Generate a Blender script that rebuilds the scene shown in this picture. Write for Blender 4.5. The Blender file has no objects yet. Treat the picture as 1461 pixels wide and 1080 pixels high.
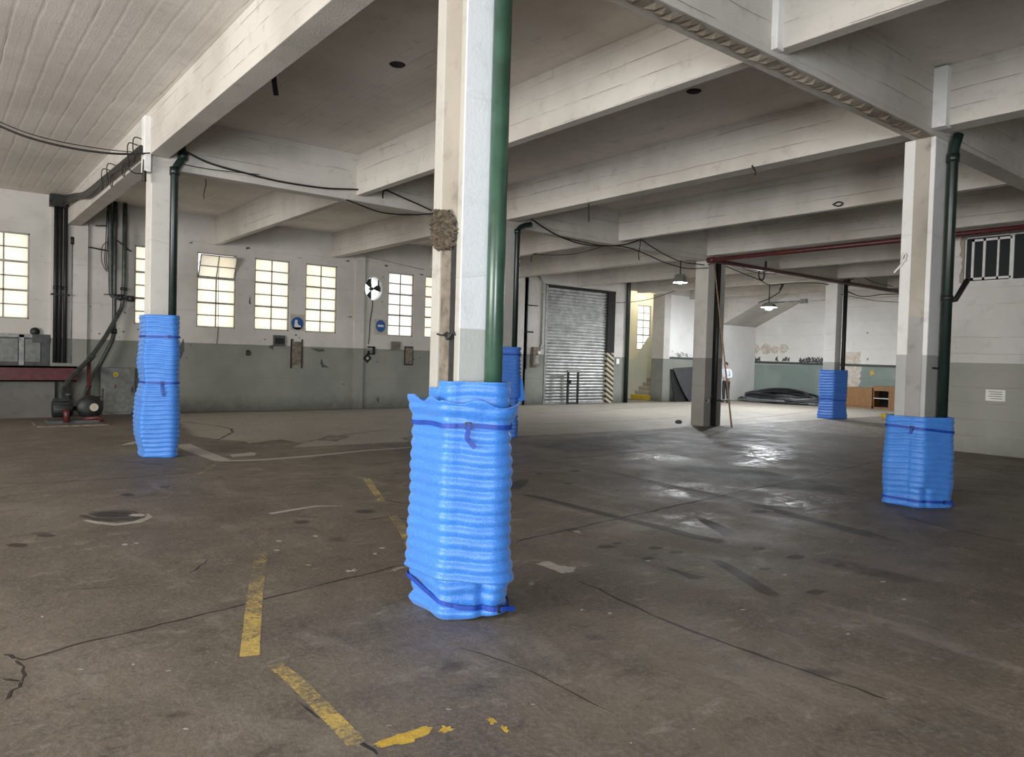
import bpy, math, random
from mathutils import Vector, Matrix
random.seed(7)
PI = math.pi
scene = bpy.context.scene
COL = scene.collection

# ------------------------------------------------------------------ camera, sky, lights, exposure
F_PX, YAW, PITCH, ROLL, EYE = 1052.05, 0.669671, 0.0264966, 0.0277404, 1.65
def cam_axes():
    c, s = math.cos(YAW), math.sin(YAW)
    fwd = Vector((s, c, 0)); right = Vector((c, -s, 0)); up = Vector((0, 0, 1))
    f2 = fwd*math.cos(PITCH) - up*math.sin(PITCH); u2 = up*math.cos(PITCH) + fwd*math.sin(PITCH)
    r3 = right*math.cos(ROLL) + u2*math.sin(ROLL); u3 = u2*math.cos(ROLL) - right*math.sin(ROLL)
    return r3, u3, f2
RX, UX, FX = cam_axes()
cd = bpy.data.cameras.new('camera'); cam = bpy.data.objects.new('camera', cd); COL.objects.link(cam)
cd.sensor_fit = 'HORIZONTAL'; cd.sensor_width = 36.0; cd.lens = F_PX/1461*36; cd.clip_start = .05; cd.clip_end = 200
cam.matrix_world = Matrix(((RX.x, UX.x, -FX.x, 0), (RX.y, UX.y, -FX.y, 0), (RX.z, UX.z, -FX.z, EYE), (0, 0, 0, 1)))
scene.camera = cam
def at(axis, val, px, py):
    """the point of the room, on the plane axis = val, that the photograph shows at a pixel"""
    d = RX*((px-730.5)/F_PX) - UX*((py-540)/F_PX) + FX
    k = 'xyz'.index(axis); o = Vector((0, 0, EYE))
    return o + d*((val-o[k])/d[k])
def fl(px, py): return at('z', 0, px, py)

w = bpy.data.worlds.new('sky'); scene.world = w; w.use_nodes = True
wn = w.node_tree.nodes['Background']; wn.inputs[0].default_value = (.98, .985, 1.0, 1); wn.inputs[1].default_value = 2.4
def area(name, loc, rot, sx, sy, power, color=(1, 1, 1), spread=180):
    l = bpy.data.lights.new(name, 'AREA'); l.shape = 'RECTANGLE'; l.size = sx; l.size_y = sy; l.energy = power; l.color = color
    l.spread = math.radians(spread)
    o = bpy.data.objects.new(name, l); COL.objects.link(o); o.location = loc; o.rotation_euler = rot; return o
# daylight through the open gates behind the camera
area('gate_daylight', (-13.3, 5.0, 2.35), (0, -PI/2, 0), 3.8, 10.0, 2750, (1, .965, .91))
area('side_gate_daylight', (-4.6, -5.9, 1.75), (PI/2, 0, 0), 3.6, 3.1, 1450, (.86, .93, 1))
# daylight in the stairwell, through its own window and the landing above
area('stairwell_daylight', (25.6, 22.0, 5.0), (0, 0, 0), 1.6, 1.2, 50, (1, .95, .8))
vs = scene.view_settings; vs.view_transform = 'Standard'; vs.look = 'None'; vs.exposure = 0.0; vs.gamma = 1.0; vs.use_curve_mapping = False

# ------------------------------------------------------------------ node helpers and materials
class NM:
    def __init__(s, name):
        s.m = bpy.data.materials.new(name); s.m.use_nodes = True; s.t = s.m.node_tree
        s.t.nodes.clear(); s.out = s.t.nodes.new('ShaderNodeOutputMaterial')
    def n(s, ty, **kw):
        x = s.t.nodes.new(ty)
        for k, v in kw.items(): setattr(x, k, v)
        return x
    def put(s, sock, v):
        if isinstance(v, bpy.types.NodeSocket): s.t.links.new(v, sock)
        elif isinstance(v, (tuple, list)) and sock.type == 'RGBA' and len(v) == 3: sock.default_value = (*v, 1)
        else: sock.default_value = v
    def pos(s): return s.n('ShaderNodeNewGeometry').outputs['Position']
    def obj(s): return s.n('ShaderNodeTexCoord').outputs['Object']
    def sep(s, v):
        x = s.n('ShaderNodeSeparateXYZ'); s.put(x.inputs[0], v); return x.outputs
    def scl(s, v, sc):
        x = s.n('ShaderNodeVectorMath', operation='MULTIPLY'); s.put(x.inputs[0], v); x.inputs[1].default_value = sc; return x.outputs[0]
    def noise(s, v, scale, detail=4, rough=.55, dist=0):
        x = s.n('ShaderNodeTexNoise'); s.put(x.inputs['Vector'], v); x.inputs['Scale'].default_value = scale
        x.inputs['Detail'].default_value = detail; x.inputs['Roughness'].default_value = rough; x.inputs['Distortion'].default_value = dist
        return x.outputs[0]
    def mth(s, op, a, b=0., c=0., clamp=False):
        x = s.n('ShaderNodeMath', operation=op, use_clamp=clamp); s.put(x.inputs[0], a); s.put(x.inputs[1], b); s.put(x.inputs[2], c); return x.outputs[0]
    def step(s, v, a, b):
        x = s.n('ShaderNodeMapRange', interpolation_type='SMOOTHSTEP'); s.put(x.inputs[0], v)
        for i, q in enumerate((a, b, 0., 1.)): s.put(x.inputs[i+1], q)
        return x.outputs[0]
    def mix(s, f, a, b):
        x = s.n('ShaderNodeMix', data_type='RGBA'); s.put(x.inputs[0], f); s.put(x.inputs[6], a); s.put(x.inputs[7], b); return x.outputs[2]
    def attr(s, name):
        return s.n('ShaderNodeAttribute', attribute_name=name).outputs
    def bump(s, h, strength=.3, dist=.01):
        x = s.n('ShaderNodeBump'); s.put(x.inputs['Height'], h); x.inputs['Strength'].default_value = strength; x.inputs['Distance'].default_value = dist
        return x.outputs[0]
    def bsdf(s, col, rough=.6, metal=0., normal=None, spec=.5, **kw):
        x = s.n('ShaderNodeBsdfPrincipled'); s.put(x.inputs['Base Color'], col); s.put(x.inputs['Roughness'], rough); s.put(x.inputs['Metallic'], metal)
        x.inputs['Specular IOR Level'].default_value = spec
        for k, v in kw.items(): s.put(x.inputs[k], v)
        if normal is not None: s.put(x.inputs['Normal'], normal)
        s.t.links.new(x.outputs[0], s.out.inputs[0]); return x

def plain(name, col, rough=.6, metal=0., var=.25, scale=9., bump=.15, bscale=60., spec=.5):
    n = NM(name); o = n.obj(); f = n.noise(o, scale, 4, .6)
    dark = tuple(c*(1-var) for c in col); lite = tuple(min(1, c*(1+var*.6)) for c in col)
    n.bsdf(n.mix(n.step(f, .3, .7), dark, lite), rough, metal, n.bump(n.noise(o, bscale, 3), bump, .004), spec)
    return n.m

def concrete(name, c1, c2, board=None, crease=(.2, .17, .14), band=None, grime=.35, rough=.85, lines=.75, foot=0., wob=.02, sparse=0., relief=1.):
    """painted concrete; board = (axis, spacing) of the formwork joints; band = (height, colour, colour) of a painted dado"""
    n = NM(name); p = n.pos(); x, y, z = n.sep(p)
    big = n.noise(p, .55, 3, .6); mid = n.noise(p, 5, 5, .65); fine = n.noise(p, 45, 3, .6)
    col = n.mix(n.step(big, .35, .65), c1, c2)
    if band:
        zz = n.mth('ADD', z, n.mth('MULTIPLY', n.mth('SUBTRACT', mid, .5), wob))
        bcol = n.mix(n.step(big, .35, .65), band[1], band[2])
        col = n.mix(n.step(zz, band[0]+.006, band[0]-.006), col, bcol)
    col = n.mix(n.mth('MULTIPLY', n.step(mid, .52, .8), grime), col, tuple(c*.5 for c in c1))
    h = n.mth('MULTIPLY', fine, .5)
    if board:
        a = (x, y, z)['xyz'.index(board[0])]; sc = [1, 1, 1]; k = 'xyz'.index(board[0]); sc = [.35]*3; sc[k] = 3.0
        warp = n.noise(p, 1.4, 3); gate = n.noise(n.scl(p, sc), 1.7, 4, .7)
        u = n.mth('ADD', n.mth('DIVIDE', a, board[1]), n.mth('MULTIPLY', n.mth('SUBTRACT', warp, .5), .22))
        d = n.mth('MULTIPLY', n.mth('PINGPONG', u, .5), board[1])
        ln = n.step(d, .007, .001); lip = n.step(d, .03, .004)
        g = n.mth('MULTIPLY', ln, n.step(gate, .42+sparse, .54+sparse))
        col = n.mix(n.mth('MULTIPLY', g, lines), col, crease)
        # each board sits a little prouder or deeper than its neighbour
        wn_ = n.n('ShaderNodeTexWhiteNoise', noise_dimensions='1D'); n.put(wn_.inputs['W'], n.mth('ROUND', u))
        h = n.mth('ADD', h, n.mth('MULTIPLY', wn_.outputs[0], .9*relief))
        h = n.mth('SUBTRACT', h, n.mth('MULTIPLY', lip, .7*relief))
    if foot:
        ff = n.mth('MULTIPLY', n.step(n.mth('ADD', z, n.mth('MULTIPLY', mid, .5)), .75, .15), foot)
        col = n.mix(ff, col, (.07, .065, .055))
    n.bsdf(col, rough, 0, n.bump(h, .55, .012), .35)
    return n.m

WHITE1, WHITE2 = (.47, .445, .41), (.57, .545, .51)
M = {}
M['ceiling'] = concrete('board_marked_ceiling', (.60, .56, .51), (.71, .67, .62), ('x', .23), grime=.35, lines=.8, sparse=.10, relief=.35)
M['beam'] = concrete('board_marked_beam', (.44, .412, .372), (.55, .52, .475), ('z', .205), grime=.4, lines=1., sparse=.07, relief=.7)
M['wall_left'] = concrete('window_wall_paint', WHITE1, WHITE2, ('z', .9), band=(1.845, (.19, .198, .172), (.245, .25, .22)), grime=.35, foot=.75, lines=.35)
M['wall_far'] = concrete('end_wall_paint', (.66, .64, .60), (.74, .72, .69), ('z', .62), band=(1.74, (.20, .245, .225), (.26, .305, .28)), grime=.25, foot=.2, lines=.25)
M['wall_right'] = concrete('block_wall_paint', (.58, .56, .54), (.66, .64, .62), ('z', .335), band=(1.83, (.30, .305, .27), (.36, .36, .325)), grime=.3, lines=.6, foot=.25)
M['cream'] = concrete('stairwell_paint', (.74, .68, .50), (.80, .74, .56), None, grime=.1)
M['palegreen'] = concrete('stairwell_dado', (.60, .62, .52), (.68, .69, .58), None, grime=.15)
M['column'] = concrete('column_paint', (.64, .625, .60), (.74, .73, .715), ('z', 1.1), band=(1.835, (.36, .36, .345), (.45, .45, .435)), grime=.45, lines=.25, wob=.01)
M['column_old'] = concrete('old_column_paint', (.50, .485, .45), (.60, .58, .54), ('z', 1.1), band=(1.82, (.25, .245, .22), (.31, .305, .28)), grime=.4, lines=.2, wob=.01)
M['column_lit_face'] = concrete('lit_white_column_face', (.74, .755, .77), (.82, .83, .84), ('z', 1.1), band=(1.835, (.50, .51, .48), (.62, .63, .60)), grime=.35, lines=.2, wob=.01)  # front column's bright face: its cool daylight painted into the colour
M['column_cream'] = concrete('cream_column_paint', (.37, .352, .315), (.46, .44, .40), ('z', 1.1), band=(1.82, (.32, .31, .275), (.41, .40, .365)), grime=.6, lines=.2, wob=.01)
M['rubble_dark'] = concrete('hacked_out_concrete', (.085, .066, .045), (.24, .20, .15), None, grime=.9)
M['white_wall'] = concrete('plain_white_wall', (.68, .67, .645), (.76, .75, .73), None, grime=.2)
M['masonry_dark'] = concrete('dark_grey_masonry', (.10, .095, .085), (.15, .145, .13), None, grime=.6)  # dark grey masonry of the bench
M['plaster'] = concrete('raw_plaster', (.28, .252, .205), (.43, .395, .34), None, grime=.7)
M['plaster_grey'] = concrete('raw_cement', (.28, .27, .26), (.36, .35, .34), None, grime=.7)
M['rubble'] = concrete('broken_concrete', (.22, .18, .135), (.36, .31, .25), None, grime=.9)
M['flake'] = plain('flaked_dark_paint', (.07, .075, .075), .8)
M['greenline'] = plain('dado_line', (.05, .062, .058), .7)
M['dirtwhite'] = plain('bare_white_patch', (.62, .60, .56), .9)
M['patchbeige'] = plain('bare_plaster_patch', (.56, .50, .42), .9)
M['dark'] = plain('dark_hole', (.02, .019, .018), .9)
M['black'] = plain('black_metal', (.022, .022, .022), .5, .3, bump=.1)
M['pipegreen'] = plain('green_pipe_paint', (.030, .072, .047), .28, 0, .3, 5, .06, 30)
M['pipedark'] = plain('dark_green_pipe_paint', (.008, .019, .015), .35, 0, .3, 5, .06, 30)
M['wallpipe'] = plain('grimy_pipe_paint', (.05, .058, .052), .45, .2, .4, 7, .1)
M['greypipe'] = plain('grey_pipe', (.26, .26, .245), .45, .3, .3)
M['red'] = plain('red_pipe_paint', (.085, .013, .013), .45, 0, .35)
M['cable'] = plain('black_cable', (.016, .015, .014), .5, 0, .2)
M['steel'] = plain('galvanised_steel', (.40, .40, .39), .40, .5, .3, 4)
M['frame'] = plain('window_frame_steel', (.30, .285, .26), .6, 0, .2)
M['woodpole'] = plain('wooden_pole', (.36, .235, .14), .6, 0, .25, 12)
M['oldwood'] = plain('weathered_wood', (.16, .135, .105), .8, 0, .4, 12)
M['alu'] = plain('white_aluminium', (.66, .66, .64), .4, 0, .1)
M['yellowpaint'] = plain('yellow_paint', (.62, .43, .03), .5, 0, .25)
M['strap'] = plain('blue_webbing', (.006, .045, .32), .55, 0, .2, 20, .3, 250)
M['bluesign'] = plain('blue_sign', (.02, .09, .30), .45, 0, .15)
M['board'] = plain('dark_board', (.05, .05, .053), .6, 0, .2)
M['paper'] = plain('paper', (.80, .80, .78), .8, 0, .05)
M['tan'] = plain('sign_backing', (.42, .38, .30), .7, 0, .15)
M['skin'] = plain('skin', (.50, .30, .21), .55, 0, .1)
M['shirt'] = plain('light_shirt', (.62, .66, .74), .8, 0, .1, 14)
M['trousers'] = plain('dark_trousers', (.02, .02, .024), .8, 0, .2)
M['hair'] = plain('dark_hair', (.018, .013, .01), .6, 0, .2)
M['rubber'] = plain('black_rubber', (.02, .02, .022), .42, 0, .3)
M['hosegrey'] = plain('grey_black_hose', (.12, .125, .13), .3, 0, .3)
M['signgreen'] = plain('grey_enamel', (.16, .165, .15), .5, 0, .25)

def foam_mat(name, col):
    n = NM(name); o = n.obj(); v = n.noise(o, 130, 2, .6); b = n.noise(o, 3, 3)
    c = n.mix(n.step(b, .3, .7), tuple(q*.9 for q in col), col)
    c = n.mix(n.mth('MULTIPLY', n.step(v, .5, .72), .38), c, (.20, .48, .92))
    n.bsdf(c, .42, 0, n.bump(v, .35, .004), .5, **{'Sheen Weight': .15}); return n.m
M['foam'] = foam_mat('blue_foam', (.036, .185, .60))
M['foamdark'] = foam_mat('deep_blue_foam', (.035, .15, .56))

def pane_mat(name, col, k=.95):
    n = NM(name); p = n.pos(); f = n.noise(n.scl(p, (1, 1, 1)), 22, 4, .65); g = n.noise(p, 1.1, 2)
    c = n.mix(n.step(f, .3, .75), tuple(q*.90 for q in col), col)
    c = n.mix(n.mth('MULTIPLY', n.step(g, .45, .7), .5), c, tuple(q*w_ for q, w_ in zip(col, (1, .95, .84))))
    t = n.n('ShaderNodeBsdfTranslucent'); n.put(t.inputs[0], c)
    gl = n.n('ShaderNodeBsdfGlossy'); gl.inputs['Roughness'].default_value = .3; gl.inputs[0].default_value = (.8, .8, .8, 1)
    mx = n.n('ShaderNodeMixShader'); mx.inputs[0].default_value = .05
    n.t.links.new(t.outputs[0], mx.inputs[1]); n.t.links.new(gl.outputs[0], mx.inputs[2]); n.t.links.new(mx.outputs[0], n.out.inputs[0])
    return n.m
M['pane'] = pane_mat('frosted_pane', (.97, .93, .83))
M['panewhite'] = pane_mat('frosted_white_pane', (.97, .96, .93))
def glass_dark():
    n = NM('dark_window_glass'); n.bsdf((.03, .033, .036), .12, 0, None, .6); return n.m
M['glass'] = glass_dark()

def floor_mat():
    n = NM('worn_concrete_floor'); p = n.pos(); A = n.attr('mask'); B = n.attr('mask2')
    a = n.n('ShaderNodeSeparateColor'); n.put(a.inputs[0], A['Color']); b = n.n('ShaderNodeSeparateColor'); n.put(b.inputs[0], B['Color'])
    yel, drk, lit = a.outputs; crk, wet, wht = b.outputs
    big = n.noise(p, .33, 4, .6); mid = n.noise(p, 1.9, 6, .62, .6); fin = n.noise(p, 14, 5, .7); grit = n.noise(p, 85, 2, .7)
    streak = n.noise(n.scl(p, (1, .28, 1)), 2.6, 5, .65, .4)
    base = n.mix(n.step(big, .36, .66), (.120, .097, .072), (.185, .154, .118))
    base = n.mix(n.mth('MULTIPLY', n.step(mid, .44, .72), .75), base, (.095, .080, .064))
    base = n.mix(n.mth('MULTIPLY', n.step(streak, .53, .74), .55), base, (.26, .235, .198))
    base = n.mix(n.mth('MULTIPLY', n.step(fin, .50, .76), .5), base, (.075, .063, .051))
    vein = n.noise(n.scl(p, (.55, 1, 1)), 4.5, 8, .78, .25)
    base = n.mix(n.mth('MULTIPLY', n.step(vein, .54, .68), .75), base, (.27, .24, .20)); base = n.mix(n.mth('MULTIPLY', n.step(vein, .47, .33), .8), base, (.070, .057, .045)); g2 = n.noise(p, 30, 4, .75); base = n.mix(n.mth('MULTIPLY', n.step(g2, .45, .68), .4), base, (.27, .245, .21))
    base = n.mix(n.mth('MULTIPLY', n.step(grit, .66, .8), .35), base, (.30, .275, .24))
    def cover(mask, noise_, lo, hi): # grows out of the noise as the mask rises
        return n.step(n.mth('SUBTRACT', mask, noise_), lo, hi)
    wear = n.mth('MULTIPLY_ADD', n.noise(p, 42, 3, .75), .55, n.mth('MULTIPLY', n.noise(p, 5, 4, .65), .5))
    wear2 = n.mth('MULTIPLY_ADD', n.noise(p, 7, 5, .65, .5), .75, .12)
    wear3 = n.mth('MULTIPLY_ADD', n.noise(p, 5, 6, .72, .8), 1.0, .05)
    col = n.mix(n.mth('MULTIPLY', cover(lit, wear2, -.12, .22), .8), base, n.mix(n.step(fin, .35, .7), (.345, .31, .26), (.48, .44, .38)))
    col = n.mix(n.mth('MULTIPLY', cover(drk, wear3, -.30, .18), .85), col, (.030, .024, .019))
    col = n.mix(n.mth('MULTIPLY', cover(wht, wear, -.1, .12), .9), col, (.47, .44, .39))
    yc = n.mix(n.step(fin, .35, .65), (.50, .33, .04), (.72, .47, .06))
    yw = n.attr('tint')['Fac']
    yc = n.mix(yw, yc, (.50, .44, .24))
    col = n.mix(n.mth('MULTIPLY', cover(yel, wear, -.1, .1), .93), col, yc)
    col = n.mix(n.mth('MULTIPLY', cover(crk, n.mth('MULTIPLY', wear2, .55), -.1, .15), .9), col, (.022, .018, .015))
    gl = n.noise(p, 1.3, 5, .6, .8)
    rough = n.mth('MULTIPLY_ADD', n.step(gl, .35, .68), -.16, .70)
    rough = n.mth('SUBTRACT', rough, n.mth('MULTIPLY', n.mth('MULTIPLY', wet, n.step(n.noise(n.scl(p, (.8, 1, 1)), 5.5, 8, .72, 1.2), .42, .62)), .34))
    h = n.mth('ADD', n.mth('MULTIPLY', fin, .5), n.mth('MULTIPLY', mid, 1.2)); h = n.mth('SUBTRACT', h, n.mth('MULTIPLY', crk, .8))
    n.bsdf(col, rough, 0, n.bump(h, .75, .014), .42); return n.m
M['floor'] = floor_mat()

def stripes_mat():
    n = NM('hazard_stripes'); x, y, z = n.sep(n.pos())
    u = n.mth('FRACT', n.mth('ADD', n.mth('DIVIDE', z, .2), n.mth('DIVIDE', x, .36)))
    n.bsdf(n.mix(n.step(u, .49, .51), (.02, .02, .02), (.46, .40, .26)), .6); return n.m
M['hazard'] = stripes_mat()
def wood_mat():
    n = NM('brown_wood_veneer'); p = n.obj(); g = n.noise(n.scl(p, (9, 9, .9)), 3, 5, .6, 1.2)
    n.bsdf(n.mix(n.step(g, .3, .7), (.20, .095, .035), (.31, .16, .06)), .5); return n.m
M['veneer'] = wood_mat()
def lamp_mat(name, col, s):
    n = NM(name); e = n.n('ShaderNodeEmission'); e.inputs[0].default_value = (*col, 1); e.inputs[1].default_value = s
    n.t.links.new(e.outputs[0], n.out.inputs[0]); return n.m
M['bulb'] = lamp_mat('lit_lamp_glass', (.90, .95, 1), 1800)

# ------------------------------------------------------------------ mesh helpers
class MB:
    def __init__(s): s.v = []; s.f = []; s.mi = []; s.sm = []; s.a = {}
    def add(s, vs_, fs, mi=0, smooth=False):
        o = len(s.v); s.v += [tuple(q) for q in vs_]
        for f in fs: s.f.append(tuple(o+i for i in f)); s.mi.append(mi); s.sm.append(smooth)
        return o
    def box(s, a, b, mi=0):
        (x0, y0, z0), (x1, y1, z1) = a, b
        x0, x1 = min(x0, x1), max(x0, x1); y0, y1 = min(y0, y1), max(y0, y1); z0, z1 = min(z0, z1), max(z0, z1)
        s.add([(x0, y0, z0), (x1, y0, z0), (x1, y1, z0), (x0, y1, z0), (x0, y0, z1), (x1, y0, z1), (x1, y1, z1), (x0, y1, z1)],
              [(0, 3, 2, 1), (4, 5, 6, 7), (0, 1, 5, 4), (1, 2, 6, 5), (2, 3, 7, 6), (3, 0, 4, 7)], mi); return s
    def quad(s, a, b, c, d, mi=0): s.add([a, b, c, d], [(0, 1, 2, 3)], mi); return s
    def poly(s, pts, mi=0): s.add(pts, [tuple(range(len(pts)))], mi); return s
    def prism(s, pts, off, mi=0):
        n = len(pts); off = Vector(off); q = [tuple(Vector(p)+off) for p in pts]
        s.add(list(pts)+q, [tuple(range(n))[::-1], tuple(range(n, 2*n))]+[(i, (i+1) % n, n+(i+1) % n, n+i) for i in range(n)], mi); return s
    def tube(s, pts, r, seg=10, mi=0, cap=True, smooth=True):
        pts = [Vector(p) for p in pts]; n = len(pts); rs = r if isinstance(r, (list, tuple)) else [r]*n
        t0 = (pts[1]-pts[0]).normalized(); ref = Vector((0, 0, 1)) if abs(t0.z) < .9 else Vector((1, 0, 0))
        u = t0.cross(ref).normalized(); ring = []
        for i, p in enumerate(pts):
            t = ((pts[min(i+1, n-1)]-p).normalized()+(p-pts[max(i-1, 0)]).normalized())
            t = t.normalized() if t.length > 1e-6 else t0
            u = (u-t*u.dot(t)); u = u.normalized() if u.length > 1e-6 else t.orthogonal().normalized(); v = t.cross(u)
            ring += [p+(u*math.cos(2*PI*k/seg)+v*math.sin(2*PI*k/seg))*rs[i] for k in range(seg)]
        fs = [(i*seg+k, i*seg+(k+1) % seg, (i+1)*seg+(k+1) % seg, (i+1)*seg+k) for i in range(n-1) for k in range(seg)]
        o = s.add(ring, fs, mi, smooth)
        if cap: s.f += [tuple(o+k for k in range(seg))[::-1], tuple(o+(n-1)*seg+k for k in range(seg))]; s.mi += [mi, mi]; s.sm += [False, False]
        return s
    def cyl(s, a, b, r, seg=20, mi=0): return s.tube([a, b], r, seg, mi)
    def lathe(s, prof, c=(0, 0, 0), axis='z', seg=24, mi=0, smooth=True):
        n = len(prof); vs_ = []
        for r, h in prof:
            for k in range(seg):
                a = 2*PI*k/seg; p = (r*math.cos(a), r*math.sin(a), h)
                p = {'z': p, 'x': (p[2], p[0], p[1]), 'y': (p[0], p[2], p[1])}[axis]
                vs_.append((c[0]+p[0], c[1]+p[1], c[2]+p[2]))
        s.add(vs_, [(i*seg+k, i*seg+(k+1) % seg, (i+1)*seg+(k+1) % seg, (i+1)*seg+k) for i in range(n-1) for k in range(seg)], mi, smooth); return s
    def build(s, name, mats, parent=None, loc=None, bevel=0):
        me = bpy.data.meshes.new(name); L = Vector(loc) if loc is not None else Vector((0, 0, 0))
        me.from_pydata([tuple(Vector(p)-L) for p in s.v], [], s.f)
        for m in (mats if isinstance(mats, (list, tuple)) else [mats]): me.materials.append(M[m] if isinstance(m, str) else m)
        me.polygons.foreach_set('material_index', s.mi); me.polygons.foreach_set('use_smooth', s.sm)
        for k, vals in s.a.items():
            if isinstance(vals[0], float):
                at_ = me.attributes.new(k, 'FLOAT', 'POINT'); at_.data.foreach_set('value', vals)
            else:
                at_ = me.attributes.new(k, 'FLOAT_COLOR', 'POINT'); at_.data.foreach_set('color', [c for v in vals for c in v])
        me.update(); o = bpy.data.objects.new(name, me); COL.objects.link(o)
        if parent is not None:
            o.parent = parent; o.location = L - parent_loc(parent)
        else: o.location = L
        if bevel:
            b = o.modifiers.new('soft_edges', 'BEVEL'); b.width = bevel; b.segments = 2; b.limit_method = 'ANGLE'
        return o
def parent_loc(o):
    L = Vector(o.location)
    while o.parent is not None: o = o.parent; L += Vector(o.location)
    return L
def tag(o, label, cat, group=None):
    o['label'] = label; o['category'] = cat
    if group: o['group'] = group
    return o
def thing(name, label, cat, loc, group=None):
    o = bpy.data.objects.new(name, None); COL.objects.link(o); o.location = loc; o.empty_display_size = .1
    return tag(o, label, cat, group)
def struct(mb, name, mats, parent=None, bevel=0):
    o = mb.build(name, mats, parent, None, bevel)
    if parent is None: o['kind'] = 'structure'
    return o
def smooth_path(pts, n=8):
    """Catmull-Rom through the points"""
    P = [Vector(p) for p in pts]; P = [P[0]*2-P[1]]+P+[P[-1]*2-P[-2]]; out = []
    for i in range(1, len(P)-2):
        a, b, c, d = P[i-1:i+3]
        for k in range(n):
            t = k/n; out.append(.5*((2*b)+(c-a)*t+(2*a-5*b+4*c-d)*t*t+(3*b-a-3*c+d)*t**3))
    return out+[P[-2]]
def bend(pts, r=.1, n=5):
    """polyline with rounded corners, for pipes"""
    P = [Vector(p) for p in pts]; out = [P[0]]
    for i in range(1, len(P)-1):
        a, b, c = P[i-1:i+2]; da, dc = (a-b), (c-b); q = min(r, da.length*.45, dc.length*.45)
        s_, e = b+da.normalized()*q, b+dc.normalized()*q
        out += [s_*(1-t)**2+b*2*t*(1-t)+e*t*t for t in [k/n for k in range(n+1)]]
    return out+[P[-1]]
def jag(pts, amp=.02, n=5, seed=0):
    """polygon outline roughened"""
    r = random.Random(seed); out = []
    for i, p in enumerate(pts):
        a, b = Vector(p), Vector(pts[(i+1) % len(pts)])
        for k in range(n):
            q = a.lerp(b, k/n); out.append(q)
    c = sum(out, Vector())/len(out)
    return [q+(q-c).normalized()*r.uniform(-amp, amp) for q in out]

# ------------------------------------------------------------------ the building
YW, YS = 20.6, 20.75            # inner face of the window wall, and of its stretch from the roller door on
XF, XR = 31.4, 16.65            # end wall, block wall on the right
ZC = 5.22
GX = [2.61, 9.37, 16.15, 22.9]  # column lines
def wall_cells(mb, axis, p0, p1, us, zs, holes, mi=0):
    """wall slab between p0 and p1 along axis, cut on the grid us x zs, leaving out the holes (u0,u1,z0,z1)"""
    us = sorted(set(us+[q for h in holes for q in h[:2]])); zs = sorted(set(zs+[q for h in holes for q in h[2:]]))
    for u0, u1 in zip(us, us[1:]):
        run = None
        for z0, z1 in zip(zs, zs[1:]):
            c = ((u0+u1)/2, (z0+z1)/2)
            hole = any(h[0] < c[0] < h[1] and h[2] < c[1] < h[3] for h in holes)
            if not hole and run is None: run = z0
            if (hole or z1 == zs[-1]) and run is not None:
                e = z0 if hole else z1
                if axis == 'y': mb.box((u0, p0, run), (u1, p1, e), mi)
                else: mb.box((p0, u0, run), (p1, u1, e), mi)
                run = None
# ---- floor, with its joints, cracks, stains and worn paint as marks in the surface
fb = MB(); fmask, fmask2, ftint = [], [], []
def fadd(vs_, fs, m, m2, tint):
    fb.add(vs_, fs, 0, False); fmask.extend(m); fmask2.extend(m2); ftint.extend([float(tint)]*len(vs_))
KINDS_ = dict(yellow=(0, 0, .00085), dark=(0, 1, .0004), light=(0, 2, .0002), crack=(1, 0, .0007), wet=(1, 1, .0003), white=(1, 2, .00078))
fcount = [0]
def vals(kind, s):
    a, b = [0., 0., 0., 1.], [0., 0., 0., 1.]; which, k, _ = KINDS_[kind]
    (a if which == 0 else b)[k] = s; return tuple(a), tuple(b)
def fz(kind): fcount[0] += 1; return KINDS_[kind][2]+fcount[0]*3e-7
def strip(kind, pts, width, s=1., soft=.35, tint=0., px=True, fade=None):
    P = [fl(*p) for p in pts] if px else [Vector((p[0], p[1], 0)) for p in pts]
    n = len(P); ws = width if isinstance(width, (list, tuple)) else [width]*n; ss = s if isinstance(s, (list, tuple)) else [s]*n
    z = fz(kind); vs_, m, m2 = [], [], []
    for i, p in enumerate(P):
        t = (P[min(i+1, n-1)]-P[max(i-1, 0)]).normalized(); q = Vector((-t.y, t.x, 0)); h = ws[i]/2
        for k, (o, f) in enumerate(((-1, 0), (-(1-soft), 1), (1-soft, 1), (1, 0))):
            vs_.append(p+q*h*o+Vector((0, 0, z))); e = 0 if (i in (0, n-1) and n > 3 and f and kind not in ('yellow', 'white', 'light')) else 1
            a, b = vals(kind, ss[i]*f*e); m.append(a); m2.append(b)
    fadd(vs_, [(i*4+k, i*4+k+1, (i+1)*4+k+1, (i+1)*4+k) for i in range(n-1) for k in range(3)], m, m2, tint)
def blob(kind, pts, s=1., soft=.3, tint=0., px=True):
    P = [fl(*p) for p in pts] if px else [Vector((p[0], p[1], 0)) for p in pts]
    if kind in ('yellow', 'white', 'dark') and len(P) < 12: P = jag(P, .014 if kind == 'yellow' else .03, 4, fcount[0])
    c = sum(P, Vector())/len(P); z = Vector((0, 0, fz(kind))); n = len(P)
    a1, b1 = vals(kind, s); a0, b0 = vals(kind, 0.)
    vs_ = [c+z]+[c+(p-c)*(1-soft)+z for p in P]+[p+z for p in P]
    fs = [(0, 1+i, 1+(i+1) % n) for i in range(n)]+[(1+i, 1+n+i, 1+n+(i+1) % n, 1+(i+1) % n) for i in range(n)]
    fadd(vs_, fs, [a1]*(n+1)+[a0]*n, [b1]*(n+1)+[b0]*n, tint)
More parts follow.
